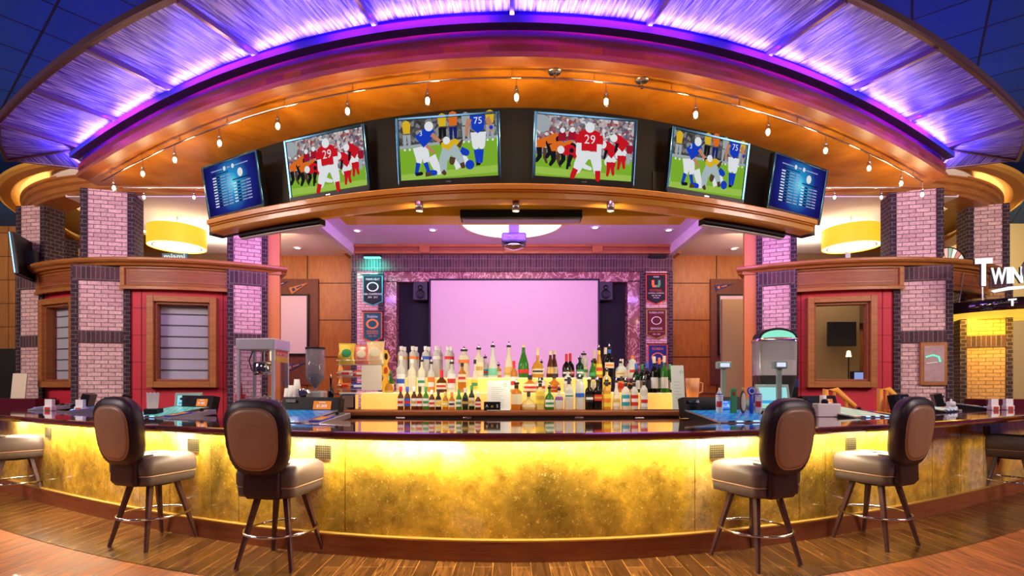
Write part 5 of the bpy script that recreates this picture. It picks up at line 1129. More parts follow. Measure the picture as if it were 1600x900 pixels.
# menu card and black caddy
def card(px0, px1, py0, z, d, label, mt=LW, name='menu_card', lines=9, tilt=8):
    w = (px1 - px0) * d / 800; h = CAM_Z + (600 - py0) * d / 800 - z; t = thing(name, label, 'menu card', (((px0 + px1) / 2 - 800) * d / 800, d, z))
    X = RX(R_(-tilt)); MB(X).bx(-w / 2, w / 2, -.003, .003, 0, h, mt).build('sheet', t); f = MB(X); TX = pm('print_grey', (.42, .45, .45))
    for k in range(lines): f.bx(-w * .3, w * (.05 + .25 * ((k * 7) % 5) / 5), -.0045, -.003, h * (.2 + .07 * k), h * (.2 + .07 * k) + .004, TX)
    f.lathe([(.012, 0), (.02, 0)], pm('print_green', (.3, .65, .35)), 12, xf=T(w * .3, -.005, h * .85) @ UP); f.build('print', t)
    MB().bx(-w / 2, w / 2, -.03, .05, 0, .006, mt).build('foot', t); return t
card(761, 797, 594, BBZ, 5.93, 'large white menu card standing in the middle of the back bar')
card(1051, 1071, 570, BBZ, 6.0, 'tall pale menu card at the right end of the back bar', mt=pm('mint', (.75, .85, .78)), lines=7)
p = P(769, 5.92, 643); t = thing('coaster_caddy', 'small black caddy with printed marks in front of the menu card', 'caddy', (p.x, p.y - .0, BBZ)); MB().bx(-.095, .095, -.015, .02, 0, .10, BLACK).build('box', t, bevel=.004); f = MB(); 
for k, c in enumerate((LC, LY, LW)): f.text('ASS'[k] if k != 1 else 'o', .05, c, T(-.06 + .06 * k, -.017, .05) @ UP)
f.build('printed_marks', t)
p = P(1031, 6.0, 0); t = thing('bar_mat', 'thin dark rubber mat on the right end of the back bar', 'bar mat', (p.x - .03, 5.97, BBZ)); MB().bx(-.27, .27, -.035, .06, 0, .008, BLACK).build('mat', t)
t = thing('napkin_box', 'small steel napkin dispenser left of the amber glowing step', 'napkin dispenser', (P(546, 6.05, 0).x, 6.05, BBZ)); MB().bx(-.09, .09, -.06, .06, 0, .19, CHROME).build('case', t, bevel=.01); MB().bx(-.065, .065, -.063, -.055, .03, .17, mat('napkin_face', (.25, .15, .12), .4)).build('face_plate', t); MB().bx(-.10, .10, -.065, .065, .19, .205, WHITE).build('lid', t)
# ================================================================== SNACK RACK
def at(px, d, z): return ((px - 800) * d / 800, d, z)
RZ1 = 1.335
x0 = at(531, 6.25, 0)[0]; x1 = at(603, 6.25, 0)[0]; W_ = x1 - x0; rx = (x0 + x1) / 2
t = thing('snack_rack', 'yellow snack rack with three wire shelves at the left end of the back bar', 'snack rack', (rx, 6.25, RZ1))
YR = mat('rack_yellow', (.9, .50, .03), .4); WIRE = mat('wire_white', (.75, .7, .6), .3, .5)
for sx in (-1, 1):
    pts = []; n = 24
    for k in range(n + 1): z = .52 * k / n; pts.append((.055 + .022 * math.cos(2 * PI * z / .173 + PI), z))
    poly = [(a, b) for a, b in pts] + [(-a, b) for a, b in reversed(pts)]
    f = MB(T(sx * (W_ / 2 - .01), 0, 0) @ RZ(PI / 2 if sx < 0 else R_(60)) @ UP); f.prism(poly, -.006, .006, YR); f.build('side_panel', t)
    f = MB(T(sx * (W_ / 2 - .01) + (.01 if sx > 0 else 0), -.012, 0) @ RZ(R_(60) if sx > 0 else PI / 2) @ UP)
    if sx > 0:
        for zc, c in ((.44, BLACK), (.27, REDF)): f.prism([(.022 * math.cos(2 * PI * k / 16), zc + .04 * math.sin(2 * PI * k / 16)) for k in range(16)], .006, .012, c)
        f.build('medallion', t)
for z in (.04, .19, .34):
    f = MB(); 
    for k in range(5): f.tube([(-W_ / 2, -.10 + .05 * k, z), (W_ / 2, -.10 + .05 * k, z)], .003, WIRE, 5)
    f.tube([(-W_ / 2, -.11, z + .05), (W_ / 2, -.11, z + .05)], .004, WIRE, 5); f.build('wire_shelf', t)
MB().bx(.02, W_ / 2 - .02, -.125, -.120, .03, .33, pm('price_sheet', (.85, .78, .62))).build('price_sheet', t)
def bag(px, z, d, w, h, c, c2, label, tilt=6, rz=0):
    t = thing('snack_bag', label, 'snack bag', at(px, d, z), rz, 'snack bags in the yellow rack'); X = RX(R_(-tilt)); rg = []
    for k in range(7):
        q = k / 6; th = .045 * math.sin(PI * min(max(q, .02), .98)) + .003; ww = w / 2 * (1 - .06 * math.sin(PI * q)); rg.append([(X @ Vector((ww * math.cos(2 * PI * i / 20), -th * math.sin(2 * PI * i / 20) if abs(math.cos(2 * PI * i / 20)) < .97 else 0, q * h))) for i in range(20)][::-1])
    f = MB(); loft(f, rg, c); f.build('pouch', t); f = MB(X); f.bx(-w / 2, w / 2, -.004, .004, h - .004, h + .02, c); f.build('crimped_seal', t)
    f = MB(X); f.ellipsoid((0, -.042, h * .55), (w * .3, .008, h * .22), c2, 14, 6); f.build('printed_emblem', t); return t
def foil(n, c): return mat('foil_' + n, c, .25, .1, bump=.6, vscale=30)
bag(543, RZ1 + .345, 6.2, .20, .235, foil('yellow', (.88, .62, .08)), pm('white', 0), 'yellow snack bag with green and white emblem, top left of the rack') if 0 else None
bag(542, RZ1 + .345, 6.2, .20, .235, foil('yellow', (.88, .62, .08)), LG, 'yellow snack bag with green emblem, top left of the rack', rz=.1)
bag(566, RZ1 + .345, 6.2, .19, .215, foil('pink', (.85, .25, .20)), LC, 'pink and cream snack bag, top middle of the rack', rz=-.1)
bag(586, RZ1 + .345, 6.2, .22, .26, foil('cream', (.85, .62, .33)), LC, 'cream and gold snack bag, top right of the rack')
def bar_pack(px, z, w, c, label, c2=LW): t = thing('snack_pack', label, 'snack pack', at(px, 6.17, z), 0, 'flat snack packs in the yellow rack'); MB().bx(-w / 2, w / 2, -.03, .05, 0, .07, c).build('wrapper', t, bevel=.02); MB().bx(-w * .3, w * .3, -.034, -.028, .02, .05, c2).build('printed_band', t)
bar_pack(541, RZ1 + .197, .15, foil('silver', (.7, .66, .62)), 'silver snack pack on the middle shelf of the rack', LR); bar_pack(566, RZ1 + .197, .20, foil('red', (.85, .12, .04)), 'long red snack pack on the middle shelf of the rack'); bar_pack(540, RZ1 + .047, .14, foil('orange', (.9, .22, .03)), 'orange snack pack on the bottom shelf of the rack', LR); bar_pack(561, RZ1 + .047, .18, foil('blue', (.03, .07, .45)), 'blue snack pack on the bottom shelf of the rack'); bar_pack(582, RZ1 + .047, .13, foil('gold', (.85, .5, .1)), 'gold snack pack on the bottom shelf of the rack', LK)

# ================================================================== SIDE COUNTERS BEHIND THE BAR
for sx in (-1, 1):
    xa, xb = (-3.2, -2.0) if sx < 0 else (1.98, 3.45); t = thing('service_counter', 'low service counter with the popcorn machine and coffee grinder' if sx < 0 else 'low service counter with the registers and slush machine', 'counter', ((xa + xb) / 2, 6.3, 0)); w = (xb - xa) / 2
    MB().bx(-w, w, -.35, .35, .98, 1.04, STEEL).build('worktop', t, bevel=.01); MB().bx(-w + .03, w - .03, -.32, .33, 0, .98, mat('cabinet_dark', (.05, .025, .015), .5)).build('carcass', t)
SC = 1.04
# popcorn machine: px 378..447, y 527..620
d = 6.1; p = at(412, d, SC)
t = thing('popcorn_machine', 'glass popcorn machine with steel corners and red-yellow popcorn sign', 'popcorn machine', p, R_(0))
hh = CAM_Z + (600 - 531) * d / 800 - SC; w = .215; dp = .2
AL = mat('aluminium', (.62, .64, .70), .35, .4)
MB().bx(-w, w, -dp, dp, 0, .16, AL).build('base', t, bevel=.01)
for a in (-1, 1):
    for b in (-1, 1): MB().bx(a * w - (.03 if a > 0 else 0), a * w + (.03 if a < 0 else 0), b * dp - (.03 if b > 0 else 0), b * dp + (.03 if b < 0 else 0), .16, hh - .13, AL).build('corner_post', t)
MB().bx(-w - .01, w + .01, -dp - .01, dp + .01, hh - .13, hh, AL).build('top_hood', t, bevel=.01)
for a in (-1, 1): MB().bx(a * (w - .012) - .002, a * (w - .012) + .002, -dp + .03, dp - .03, .16, hh - .13, GLASS).build('glass_pane', t)
MB().bx(-w + .03, w - .03, -dp + .008, -dp + .012, .16, hh - .13, GLASS).build('glass_pane', t)
f = MB(T(.0, 0, hh - .42)); f.lathe([(.001, 0), (.10, 0), (.115, .04), (.115, .13), (.10, .15), (.02, .16)], CHROME, 24); kt = f.build('kettle', t); MB().tube([(0, 0, hh - .28), (0, 0, hh - .13)], .012, CHROME, 8).build('kettle_rod', kt)
MB().tube([(-.12, -.02, hh - .14), (-.16, -.03, hh - .25), (-.13, -.02, hh - .36), (-.09, 0, hh - .40)], .007, BLACK, 6).build('power_cable', t)
MB().lathe([(.022, hh - .25), (.03, hh - .24), (.03, hh - .14), (.001, hh - .13)], emis('bulb_warm', (1, .85, .5), 1.5), 14, xf=T(.12, -.03, 0)).build('warming_lamp', t)
f = MB(T(w + .004, -.0, 0) @ RZ(PI / 2)); f.bx(-.16, .14, -.006, .002, hh - .27, hh - .14, YEL); f.bx(-.16, .14, -.008, -.004, hh - .20, hh - .14, pm('sign_red', (.75, .03, .02))); f.text('POPCORN', .075, LW, T(-.01, -.01, hh - .185) @ UP, sx=.8); f.build('sign', t)
f = MB(); 
for k in range(90): a = random.uniform(-w + .04, w - .04); b = random.uniform(-dp + .04, dp - .04); f.ellipsoid((a, b, .17 + random.uniform(0, .10 * (1 - abs(a) / w))), (.018, .016, .015), mat('popcorn', (.92, .85, .62), .8), 6, 4)
o = f.build('popcorn', t); o['kind'] = 'stuff'
# red cup/scoop left of the machine
t = thing('popcorn_scoop', 'red popcorn bucket hanging at the left of the popcorn machine', 'bucket', at(376, 6.0, SC + .12)); MB().lathe([(.001, 0), (.045, 0), (.06, .16), (.056, .16), (.04, .01)], pm('scoop_red', (.75, .04, .03), .3), 20).build('bucket', t); MB().tube([(0, .0, .1), (.0, .02, .22), (.0, .0, .3)], .012, pm('scoop_red', 0), 8).build('handle', t)
# paper cups
first = None
for k, (px, n, lab) in enumerate(((455, 3, 'short stack of white paper cups left of the coffee grinder'), (464, 5, 'tall stack of white paper cups left of the coffee grinder'), (449, 2, 'lowest stack of white paper cups beside the popcorn machine'))):
    q = at(px, 5.95, SC + .0); h = .12 + n * .035
    t = thing('paper_cup_stack', lab, 'paper cups', (q[0], q[1], SC), 0, 'white paper cup stacks')
    f = MB(); f.lathe([(.001, h + .16), (.03, h + .16), (.045, h), (.052, .04), (.056, .0)], LW, 20)
    for j in range(n): f.lathe([(.049 + .001 * j, h - .035 * j), (.052 + .001 * j, h - .035 * j - .006), (.049, h - .035 * j - .012)], LW, 20)
    f.build('nested_cups', t)
# coffee grinder px 470..508, y 543..610
d = 6.0; t = thing('coffee_grinder', 'steel coffee grinder with clear cone hopper of beans', 'coffee grinder', (at(490, d, 0)[0], d, SC)); hh = CAM_Z + (600 - 543) * d / 800 - SC
MB().bx(-.03, .12, -.10, .12, 0, .32, mat('grinder_body', (.62, .66, .60), .3, .4)).build('body', t, bevel=.02); MB().lathe([(.001, .12), (.075, .12), (.075, .33), (.07, .345), (.001, .345)], CHROME, 28, xf=T(-.075, -.08, 0)).build('dosing_chamber', t); MB().lathe([(.0765, .2), (.0765, .25)], pm('band_brown', (.25, .10, .04)), 20, xf=T(-.075, -.08, 0)).build('chamber_band', t)
HG = mat('hopper_plastic', (.35, .35, .45), .06, alpha=.3, spec=.9)
MB().lathe([(.025, .32), (.03, .36), (.105, .47), (.108, hh - .01), (.104, hh - .01), (.10, .47), (.026, .37)], HG, 28, xf=T(.02, 0, 0)).build('hopper', t); MB().lathe([(.001, hh), (.112, hh), (.112, hh - .018), (.10, hh - .018)], BLACK, 28, xf=T(.02, 0, 0)).build('hopper_lid', t)
MB().lathe([(.001, .345), (.028, .37), (.098, .47), (.098, .50), (.05, .52), (.001, .51)], mat('coffee_beans', (.03, .012, .006), .5, bump=1, vscale=60), 24, xf=T(.02, 0, 0)).build('coffee_beans', t); MB().tube([(-.03, -.12, .10), (.06, -.22, .10)], .012, BLACK, 8).build('fork_handle', t)
# small dark syrup bottle
bottle(517, SC, 6.0, 9, 582, 'spirit', G_BK, 'small dark bottle with steel spout right of the coffee grinder', LK, LK, (.2, .4), pour=True, grp='bottles on the side counter')
# plastic bin with cutlery
t = thing('clear_bin', 'clear plastic bin of straws right of the coffee grinder', 'bin', (at(512, 5.8, 0)[0], 5.8, SC)); MB().bx(-.09, .09, -.05, .05, 0, .10, mat('plastic_clear', (.85, .85, .85), .2, alpha=.45)).build('tray', t); f = MB(); 
for k in range(14): f.tube([(-.08 + .012 * k, 0, .01), (-.085 + .0125 * k, .01, .17)], .004, LW, 5)
f.build('straws', t)
t = thing('clear_bin', 'shallow frosted plastic tub in front of the popcorn machine', 'bin', (at(425, 5.75, 0)[0], 5.75, SC)); MB().bx(-.2, .2, -.08, .08, 0, .12, mat('plastic_green', (.5, .75, .68), .3, trans=.4)).build('tub', t, bevel=.02); MB().bx(-.16, .16, -.06, .06, .1, .15, LW).build('napkins', t)
for px, lab in ((400, 'black folded bar tool holder in front of the popcorn machine, left one'), (437, 'black bar tool holder in front of the popcorn machine, right one')):
    t = thing('tool_holder', lab, 'holder', (at(px, 5.62, 0)[0], 5.62, SC)); MB(RX(R_(-20))).bx(-.05, .05, -.02, .02, 0, .17, BLACK).build('body', t, bevel=.01); MB(RX(R_(-20))).bx(-.03, .03, -.03, -.02, .1, .15, BLU).build('label_strip', t)

# ================================================================== REGISTERS, TAPS, SLUSH MACHINE
RG = mat('register_green', (.28, .42, .36), .45)
def pos(px, d, top, w, label, rz=0, z=SC, tk=.62):
    h = CAM_Z + (600 - top) * d / 800 - z; t = thing('cash_register', label, 'cash register', (at(px, d, 0)[0], d, z), rz, 'green touch-screen registers'); X = T(0, -.02, .08) @ RX(R_(-18)); hs = h - .08
    MB().bx(-w * .5, w * .5, -.12, .16, 0, .09, RG).build('base', t, bevel=.01); MB(X).bx(-w / 2, w / 2, -.0, .06, 0, hs, RG).build('housing', t, bevel=.01)
    f = MB(X); f.bx(-w / 2 + .03, w / 2 - .03, -.004, .002, .05, hs - .04, emis('register_screen', (.35, .78, .80), .95)); f.bx(-w / 2 + .05, w / 2 - .05, -.006, -.003, hs * .32, hs * .42, emis('register_bar', (.05, .35, .7), 1)); f.bx(-w / 2 + .05, w * .2, -.006, -.003, .06, hs * .25, emis('register_green_ui', (.3, .7, .4), 1)); f.build('touch_screen', t); return t
pos(1210, 5.75, 598, .36, 'green register with glowing screen beside the beer taps', R_(-8))
pos(296, 6.0, 612, .24, 'small teal register screen behind the left game machine', R_(20), z=BT + .02) if 0 else None
t = pos(294, 6.45, 612, .30, 'small green register screen behind the left game machine header', R_(22), z=SC)
t = thing('register_stand', 'small dark post shelf carrying the left register', 'stand', (t.location.x, t.location.y + .02, 0)); MB().bx(-.17, .17, -.16, .2, .98, 1.038, BLACK).build('shelf', t); MB().bx(-.05, .05, -.05, .05, 0, .98, BLACK).build('post', t); MB().bx(-.16, .16, -.16, .16, 0, .02, BLACK).build('foot', t)
def pole_display(px, d, top, label, z=SC, w=.17):
    h = CAM_Z + (600 - top) * d / 800 - z; t = thing('customer_display', label, 'customer display', (at(px, d, 0)[0], d, z), 0, 'register customer displays'); MB().bx(-.022, .022, -.02, .02, 0, h - .06, RG).build('post', t); MB().bx(-.06, .06, -.05, .05, 0, .02, RG).build('foot', t)
    MB().bx(-w / 2, w / 2, -.05, .03, h - .085, h, RG).build('head', t, bevel=.012); MB().bx(-w * .32, w * .32, -.054, -.048, h - .065, h - .02, emis('vfd_pale', (.75, .8, 1), 1) if 'lit' in label else LW).build('display_window', t)
pole_display(1130, 6.1, 565, 'unlit register display on a tall green post left of the taps'); pole_display(1217, 5.62, 564, 'lit register display on a post in front of the slush machine', w=.15)
t = thing('receipt_printer', 'grey-green register body behind the beer taps', 'receipt printer', (at(1154, 6.15, 0)[0], 6.15, SC)); MB().bx(-.17, .17, -.15, .15, 0, .17, RG).build('body', t, bevel=.02); MB().lathe([(.001, -.16), (.05, -.16), (.05, .16), (.001, .16)], RG, 20, xf=T(0, 0, .17) @ RY(PI / 2)).build('roll_cover', t)
# slush machine px 1180..1245
d = 6.15; hh = CAM_Z + (600 - 528) * d / 800 - SC; t = thing('drink_dispenser', 'tall drink dispenser with clear bowl and black tapered body', 'drink dispenser', (at(1209, d, 0)[0], d, SC), R_(-14))
DB = mat('dispenser_body', (.06, .055, .055), .3); f = MB(); rg = []
for z, w, dd in ((0, .15, .17), (.1, .15, .17), (.32, .18, .2), (.50, .22, .23)): rg.append([(x, y, z) for x, y in rrect(w * 2, dd * 1.7, .07)])
loft(f, rg, DB); f.build('body', t)
f = MB(); loft(f, [[(x, y, z) for x, y in rrect(w * 2, .39, .07)] for z, w in ((.50, .215), (hh - .05, .22))], mat('bowl_clear', (.78, .82, .82), .06, alpha=.5, spec=.9), cap0=False, cap1=False); f.build('clear_bowl', t)
f = MB(); loft(f, [[(x, y, z) for x, y in rrect(w * 2, .36, .07)] for z, w in ((.505, .20), (.68, .205))], mat('slush_white', (.75, .74, .7), .5)); f.build('frozen_drink', t)
f = MB(); loft(f, [[(x, y, z) for x, y in rrect(w * 2, q, .07)] for z, w, q in ((hh - .05, .23, .40), (hh - .02, .225, .39), (hh, .12, .2))], CHROME); f.build('lid', t)
MB().bx(.19, .26, -.06, .04, .36, .46, mat('valve_blue', (.06, .1, .25), .4)).build('side_valve', t, bevel=.01)
# arched lit appliance behind it
d = 6.42; h2 = CAM_Z + (600 - 512) * d / 800 - SC; t = thing('drink_cooler', 'black drinks cooler with arched glowing mint top behind the dispenser', 'drink cooler', (at(1216, d, 0)[0], d, SC))
arcp = [(-.25, 0), (-.25, h2 - .14)] + [(.25 * -math.cos(PI * k / 14), h2 - .14 + .14 * math.sin(PI * k / 14)) for k in range(1, 14)] + [(.25, h2 - .14), (.25, 0)]
MB(UP).prism(arcp[::-1], -.16, .0, BLACK).build('cabinet', t)
ap = [(-.215 * math.cos(PI * k / 14), h2 - .135 + .105 * math.sin(PI * k / 14)) for k in range(15)]
MB(T(0, -.002, 0) @ UP).prism(ap[::-1], .0, .006, emis('mint_glow', (.30, .85, .62), 1.)).build('lit_arch', t)
# beer taps
def tap(px, top, kind, label):
    d = 5.35; z = BT - .0; t = thing('beer_tap', label, 'beer tap', (at(px, d, 0)[0], d, 1.02), 0, 'beer tap handles'); h = CAM_Z + (600 - top) * d / 800 - 1.02
    MB().lathe([(.001, 0), (.03, 0), (.03, .01), (.012, .02), (.012, .10)], CHROME, 14).build('stem', t)
    if kind == 'round':
        MB().lathe([(.012, .10), (.02, .12), (.022, h - .09), (.012, h - .08)], BLU, 14).build('handle', t); MB().lathe([(.001, -.012), (.042, -.012), (.045, 0), (.042, .012), (.001, .012)], BLU, 24, xf=T(0, 0, h - .045) @ RX(PI / 2)).build('round_badge', t); MB().lathe([(.026, .014), (.034, .014)], LW, 24, xf=T(0, 0, h - .045) @ RX(PI / 2)).build('badge_ring', t)
    elif kind == 'can':
        MB().lathe([(.012, .10), (.02, .11), (.034, .14), (.036, h - .08), (.012, h - .03), (.008, h), (.001, h)], LW, 18).build('handle', t); MB().lathe([(.0365, .18), (.0365, .24)], LR, 16, a0=PI * 1.1, a1=PI * 1.6).build('red_patch', t); MB().lathe([(.037, h - .09), (.03, h - .06)], LB, 16).build('blue_collar', t); f = MB(); f.text('ULTRA', .03, LB, T(.004, -.038, .24) @ RY(PI / 2) @ UP); f.build('lettering', t)
    elif kind == 'oval':
        f = MB(T(0, 0, h * .6)); f.ellipsoid((0, 0, 0), (.036, .018, h * .32), mat('tap_brown', (.12, .06, .04), .4), 18, 10); f.build('handle', t); MB(T(0, -.014, h * .6)).ellipsoid((0, 0, 0), (.026, .008, h * .25), LC, 16, 8).build('oval_plate', t); MB().ellipsoid((0, 0, h - .02), (.014, .014, .02), LGO, 12, 8).build('finial', t)
    else: MB().bx(-.032, .032, -.015, .015, .1, h, LG).build('handle', t, bevel=.01); MB().ellipsoid((0, -.016, h - .05), (.018, .006, .02), REDF, 12, 6).build('emblem', t)
tap(1146, 607, 'green', 'green beer tap handle with red emblem, leftmost of the four large taps'); tap(1161, 605, 'oval', 'brown beer tap handle with cream oval plate'); tap(1174, 604, 'round', 'blue beer tap handle with round badge on top'); tap(1185, 606, 'can', 'white beer tap handle with red patch and blue collar')
tap(1124, 606, 'can', 'small white tap handle behind the header that reads CLUB')
t = thing('tap_tower', 'chrome tap base bar carrying the beer tap handles', 'tap base', (at(1160, 5.35, 0)[0], 5.35, .96)); MB().bx(-.3, .22, -.03, .03, 0, .06, CHROME).build('manifold', t, bevel=.01); MB().bx(-.05, .05, -.03, .03, -.96, 0, STEEL).build('post', t)
# copper pitcher
t = thing('copper_pitcher', 'amber plastic pitcher at the right end of the back bar steps', 'pitcher', (at(1082, 6.15, 0)[0], 6.15, 1.26)); MB().lathe([(.001, 0), (.065, 0), (.085, .25), (.08, .25), (.06, .01)], mat('pitcher_amber', (.95, .50, .25), .15, alpha=.7), 24).build('body', t); MB().tube([(.08, 0, .20), (.12, 0, .19), (.12, 0, .09), (.075, 0, .07)], .010, mat('pitcher_amber'), 8).build('handle', t)
t = thing('amber_box', 'glowing amber box under the pitcher at the right end', 'light box', (at(1082, 6.15, 0)[0], 6.15, SC)); MB().bx(-.20, .19, -.12, .2, 0, .22, AMB).build('box', t, bevel=.006)
# small things
t = thing('tablet_stand', 'black tablet leaning beside the pitcher', 'tablet', (at(1105, 6.0, 0)[0], 6.0, SC)); MB(RY(R_(25))).bx(-.01, .01, -.08, .08, 0, .17, BLACK).build('tablet', t, bevel=.004); MB().bx(-.05, .07, -.06, .06, 0, .01, BLACK).build('foot', t)

# straw and napkin caddies on the bar
def straws(px, d, top, label, z=BT, c=LW, w=.075):
    h = CAM_Z + (600 - top) * d / 800 - z; t = thing('straw_caddy', label, 'straw holder', (at(px, d, 0)[0], d, z), 0, 'straw holders on the bar')
    MB().bx(-w, w, -.06, .06, 0, .09, BLACK).build('black_box', t, bevel=.006)
    for k in range(3):
        f = MB(); 
        for j in range(6): a = -w + .02 + (k * 6 + j) * (2 * w - .04) / 17; f.tube([(a, -.02, .05), (a * 1.12, -.02 + .01 * (j % 3), h - .006 * (j % 4))], .006, c, 6)
        f.build('straw_bundle', t)
straws(240, 5.9, 613, 'black straw holder with white straws right of the leftmost stool'); straws(1279, 6.0, 620, 'low box with white napkins and black jar behind the right game machine', w=.12) if 0 else None
t = thing('napkin_holder', 'white napkins in a holder behind the right game machine', 'napkin holder', (at(1279, 5.95, 0)[0], 5.8, BT)); MB().bx(-.13, .13, -.06, .06, 0, .15, LW).build('napkin_stack', t, bevel=.01); MB().lathe([(.001, .15), (.035, .15), (.035, .18), (.02, .20), (.001, .2)], BLACK, 16, xf=T(-.02, 0, 0)).build('jar_lid', t)
t = thing('paper_roll', 'white paper roll standing beside the napkin holder on the right', 'paper roll', (at(1290, 5.95, 0)[0], 6.0, BT)); MB().lathe([(.001, 0), (.035, 0), (.035, .24), (.01, .24), (.01, .2)], LW, 20).build('roll', t)
def caddy(px, d, label, kind=0):
    t = thing('condiment_caddy', label, 'caddy', (at(px, d, 0)[0], d, BT), 0, 'white condiment caddies'); MB().bx(-.06, .06, -.04, .04, 0, .07, WHITE).build('tray', t, bevel=.01)
    if kind == 0: MB().lathe([(.001, .07), (.05, .07), (.05, .12), (.04, .135), (.012, .14), (.012, .17), (.001, .17)], WHITE, 20).build('lidded_pot', t)
    else: f = MB(); f.bx(-.05, .05, -.025, .025, .06, .16, LW); f.build('napkins', t); MB().bx(-.035, .035, -.045, -.04, .01, .05, REDF).build('red_front', t)
caddy(1486, 6.9, 'white lidded pot behind the yellow striped game machine'); caddy(1552, 7.25, 'white napkin box with red front on the right wing', 1); caddy(1575, 7.3, 'tall white napkin box near the right edge', 1)
caddy(78, 7.1, 'white caddy with blue packets on the left wing', 1); caddy(126, 6.9, 'white caddy with pink packets in front of the left brick column', 1)

# ================================================================== HANDRAILS, SIGNS, MARQUEE
def handrail(px0, px1, py0, py1, d, label):
    a, b = at(px0, d, 0)[0], at(px1, d, 0)[0]; z0 = CAM_Z + (600 - py0) * d / 800; z1 = CAM_Z + (600 - py1) * d / 800; t = thing('wooden_handrail', label, 'handrail', (a, d, 0), 0, 'orange handrails by the right tower')
    RO = mat('rail_orange', (.85, .38, .05), .35); w = b - a
    MB().tube([(0, 0, z0 - .35), (0, 0, z0), (w * .38, 0, z0), (w, 0, z1)], .04, RO, 8).build('rail', t)
    MB().tube([(w * .3, 0, 0), (w * .3, 0, z0)], .02, RO, 8).build('baluster', t); MB().tube([(w * .72, 0, 0), (w * .72, 0, z1 + .1)], .02, RO, 8).build('baluster', t); MB().tube([(0, 0, z0 - .33), (w * .8, 0, z0 - .33)], .03, RO, 8).build('lower_rail', t)
handrail(1290, 1335, 609, 635, 7.2, 'orange handrail end behind the right game machine'); handrail(1375, 1410, 608, 630, 7.4, 'orange handrail left of the rightmost full stool')
# marquee
mx, my, mz = 8.42, 8.85, 2.60; R2 = 1.12
t = thing('round_marquee', 'round black gloss marquee with yellow glowing underside on the right', 'marquee', (mx, my, mz))
MB().lathe([(R2 - .02, 0), (R2, .01), (R2, .17), (R2 - .03, .19), (.001, .19)], mat('marquee_black', (.02, .008, .012), .08, coat=1), 64).build('drum_band', t)
def slat():
    m = mat('marquee_slats', (.9, .6, .05), .5, emit=(1, .62, .03), es=.95); nt = m.node_tree; b = nt.nodes['Principled BSDF']; tc = _n(nt, 'ShaderNodeTexCoord'); wv = _n(nt, 'ShaderNodeTexWave'); wv.inputs['Scale'].default_value = 3.2; nt.links.new(tc.outputs['Object'], wv.inputs['Vector'])
    r = ramp(nt, [(.1, (.45, .22, .01)), (.4, (1, .72, .08))]); nt.links.new(wv.outputs['Fac'], r.inputs[0]); nt.links.new(r.outputs[0], b.inputs['Emission Color']); return m
MB().lathe([(.001, .004), (R2 - .02, .004)], slat(), 64).build('lit_underside', t)
f = MB(); f.text('T', .13, emis('sign_white', (1, .95, 1), 1.4), T(-.02, -R2 - .012, .10) @ UP, ext=.08) if 0 else None
a = R_(-78 - 90 + 75)
X = T(R2 * math.sin(R_(-36)), -R2 * math.cos(R_(-36)), .10) @ RZ(R_(-36)) @ UP
f.text('T', .15, emis('sign_white', (1, .95, 1), 1.4), X @ T(0, 0, .012), ext=.05); f.build('front_letter', t)
for dx, dy, px, py in ((-.95, -.3, 1489, 427), (-.72, -.55, 1509, 430), (-.45, -.75, 1525, 432)):
    q = pol(1, CX, R_(-20 - (px - 1489) * .25), RT); w = Vector((-q[0], q[1], 3.32)); MB().tube([Vector((dx, dy, .18)), w - Vector((mx, my, mz))], .006, STEEL, 5).build('suspension_wire', t)
# lettering standing on the marquee
WHT = emis('sign_white', (1, .95, 1), 1.4); SD = mat('sign_side', (.06, .05, .06), .4)
q = P(1537, 7.75, 425); t = thing('channel_letters', 'bright white sign letters reading Twin C standing on the black marquee', 'sign', (q.x, q.y, mz + .11), R_(-14))
def letter(ch, x, zc, size, sx=1.):
    f = MB(); f.text(ch, size * 1.42, SD, T(x, .03, zc) @ UP, ext=.03, sx=sx); f.text(ch, size * 1.42, WHT, T(x, -.002, zc) @ UP, ext=.006, sx=sx); o = f.build('letter', t, bevel=None)
    return o
letter('T', 0, .40, .40, .62); letter('W', .19, .345, .235, .52); letter('I', .315, .345, .235, 1.0); letter('N', .42, .345, .235, .62)
f = MB(T(.73, 0, .42)); f.lathe([(.001, -.03), (.25, -.03), (.26, -.02), (.26, .04)], SD, 40, xf=RX(PI / 2) @ RX(0)); f.lathe([(.001, .045), (.235, .045)], WHT, 40, xf=RX(PI / 2)); o = f.build('round_disc', t)
f = MB(T(.71, 0, .42)); f.text('C', .40, SD, T(.02, -.055, 0) @ UP, ext=.01); f.build('disc_letter', t)
f = MB(UP); f.prism([(.10, .14), (.30, .185), (.50, .19), (.50, .155), (.32, .14), (.14, .11)], -.02, .03, WHT); f.build('swoosh', t)
MB().tube([(0.0, .03, .2), (0.0, .03, 0)], .012, STEEL, 6).build('stand_rod', t); MB().tube([(.55, .03, .25), (.55, .03, 0)], .012, STEEL, 6).build('stand_rod', t)
# framed sign on the right brick column
q = pol(1, CX, R_(-7.0), RT + .055); t = thing('framed_sign', 'small wood-framed picture with green neon script on the right tower column', 'framed picture', (-q[0] + .09, q[1] - .03, 1.42), R_(-13)); 
MB().bx(-.19, .19, -.02, .02, 0, .70, WOOD_T).build('frame', t, bevel=.008); MB().bx(-.14, .14, -.028, -.018, .06, .64, mat('sign_picture', (.35, .22, .22), .4, emit=(.25, .15, .12), es=.4, var=.4, vscale=12)).build('picture', t)
f = MB(); f.tube([(-.12, -.035, .46), (-.02, -.035, .49), (.06, -.035, .46), (.08, -.035, .38)], .012, emis('neon_green', (.1, .9, .5), 1.6), 6); f.tube([(-.12, -.035, .35), (.04, -.035, .37)], .01, LW, 6); f.build('neon_script', t)
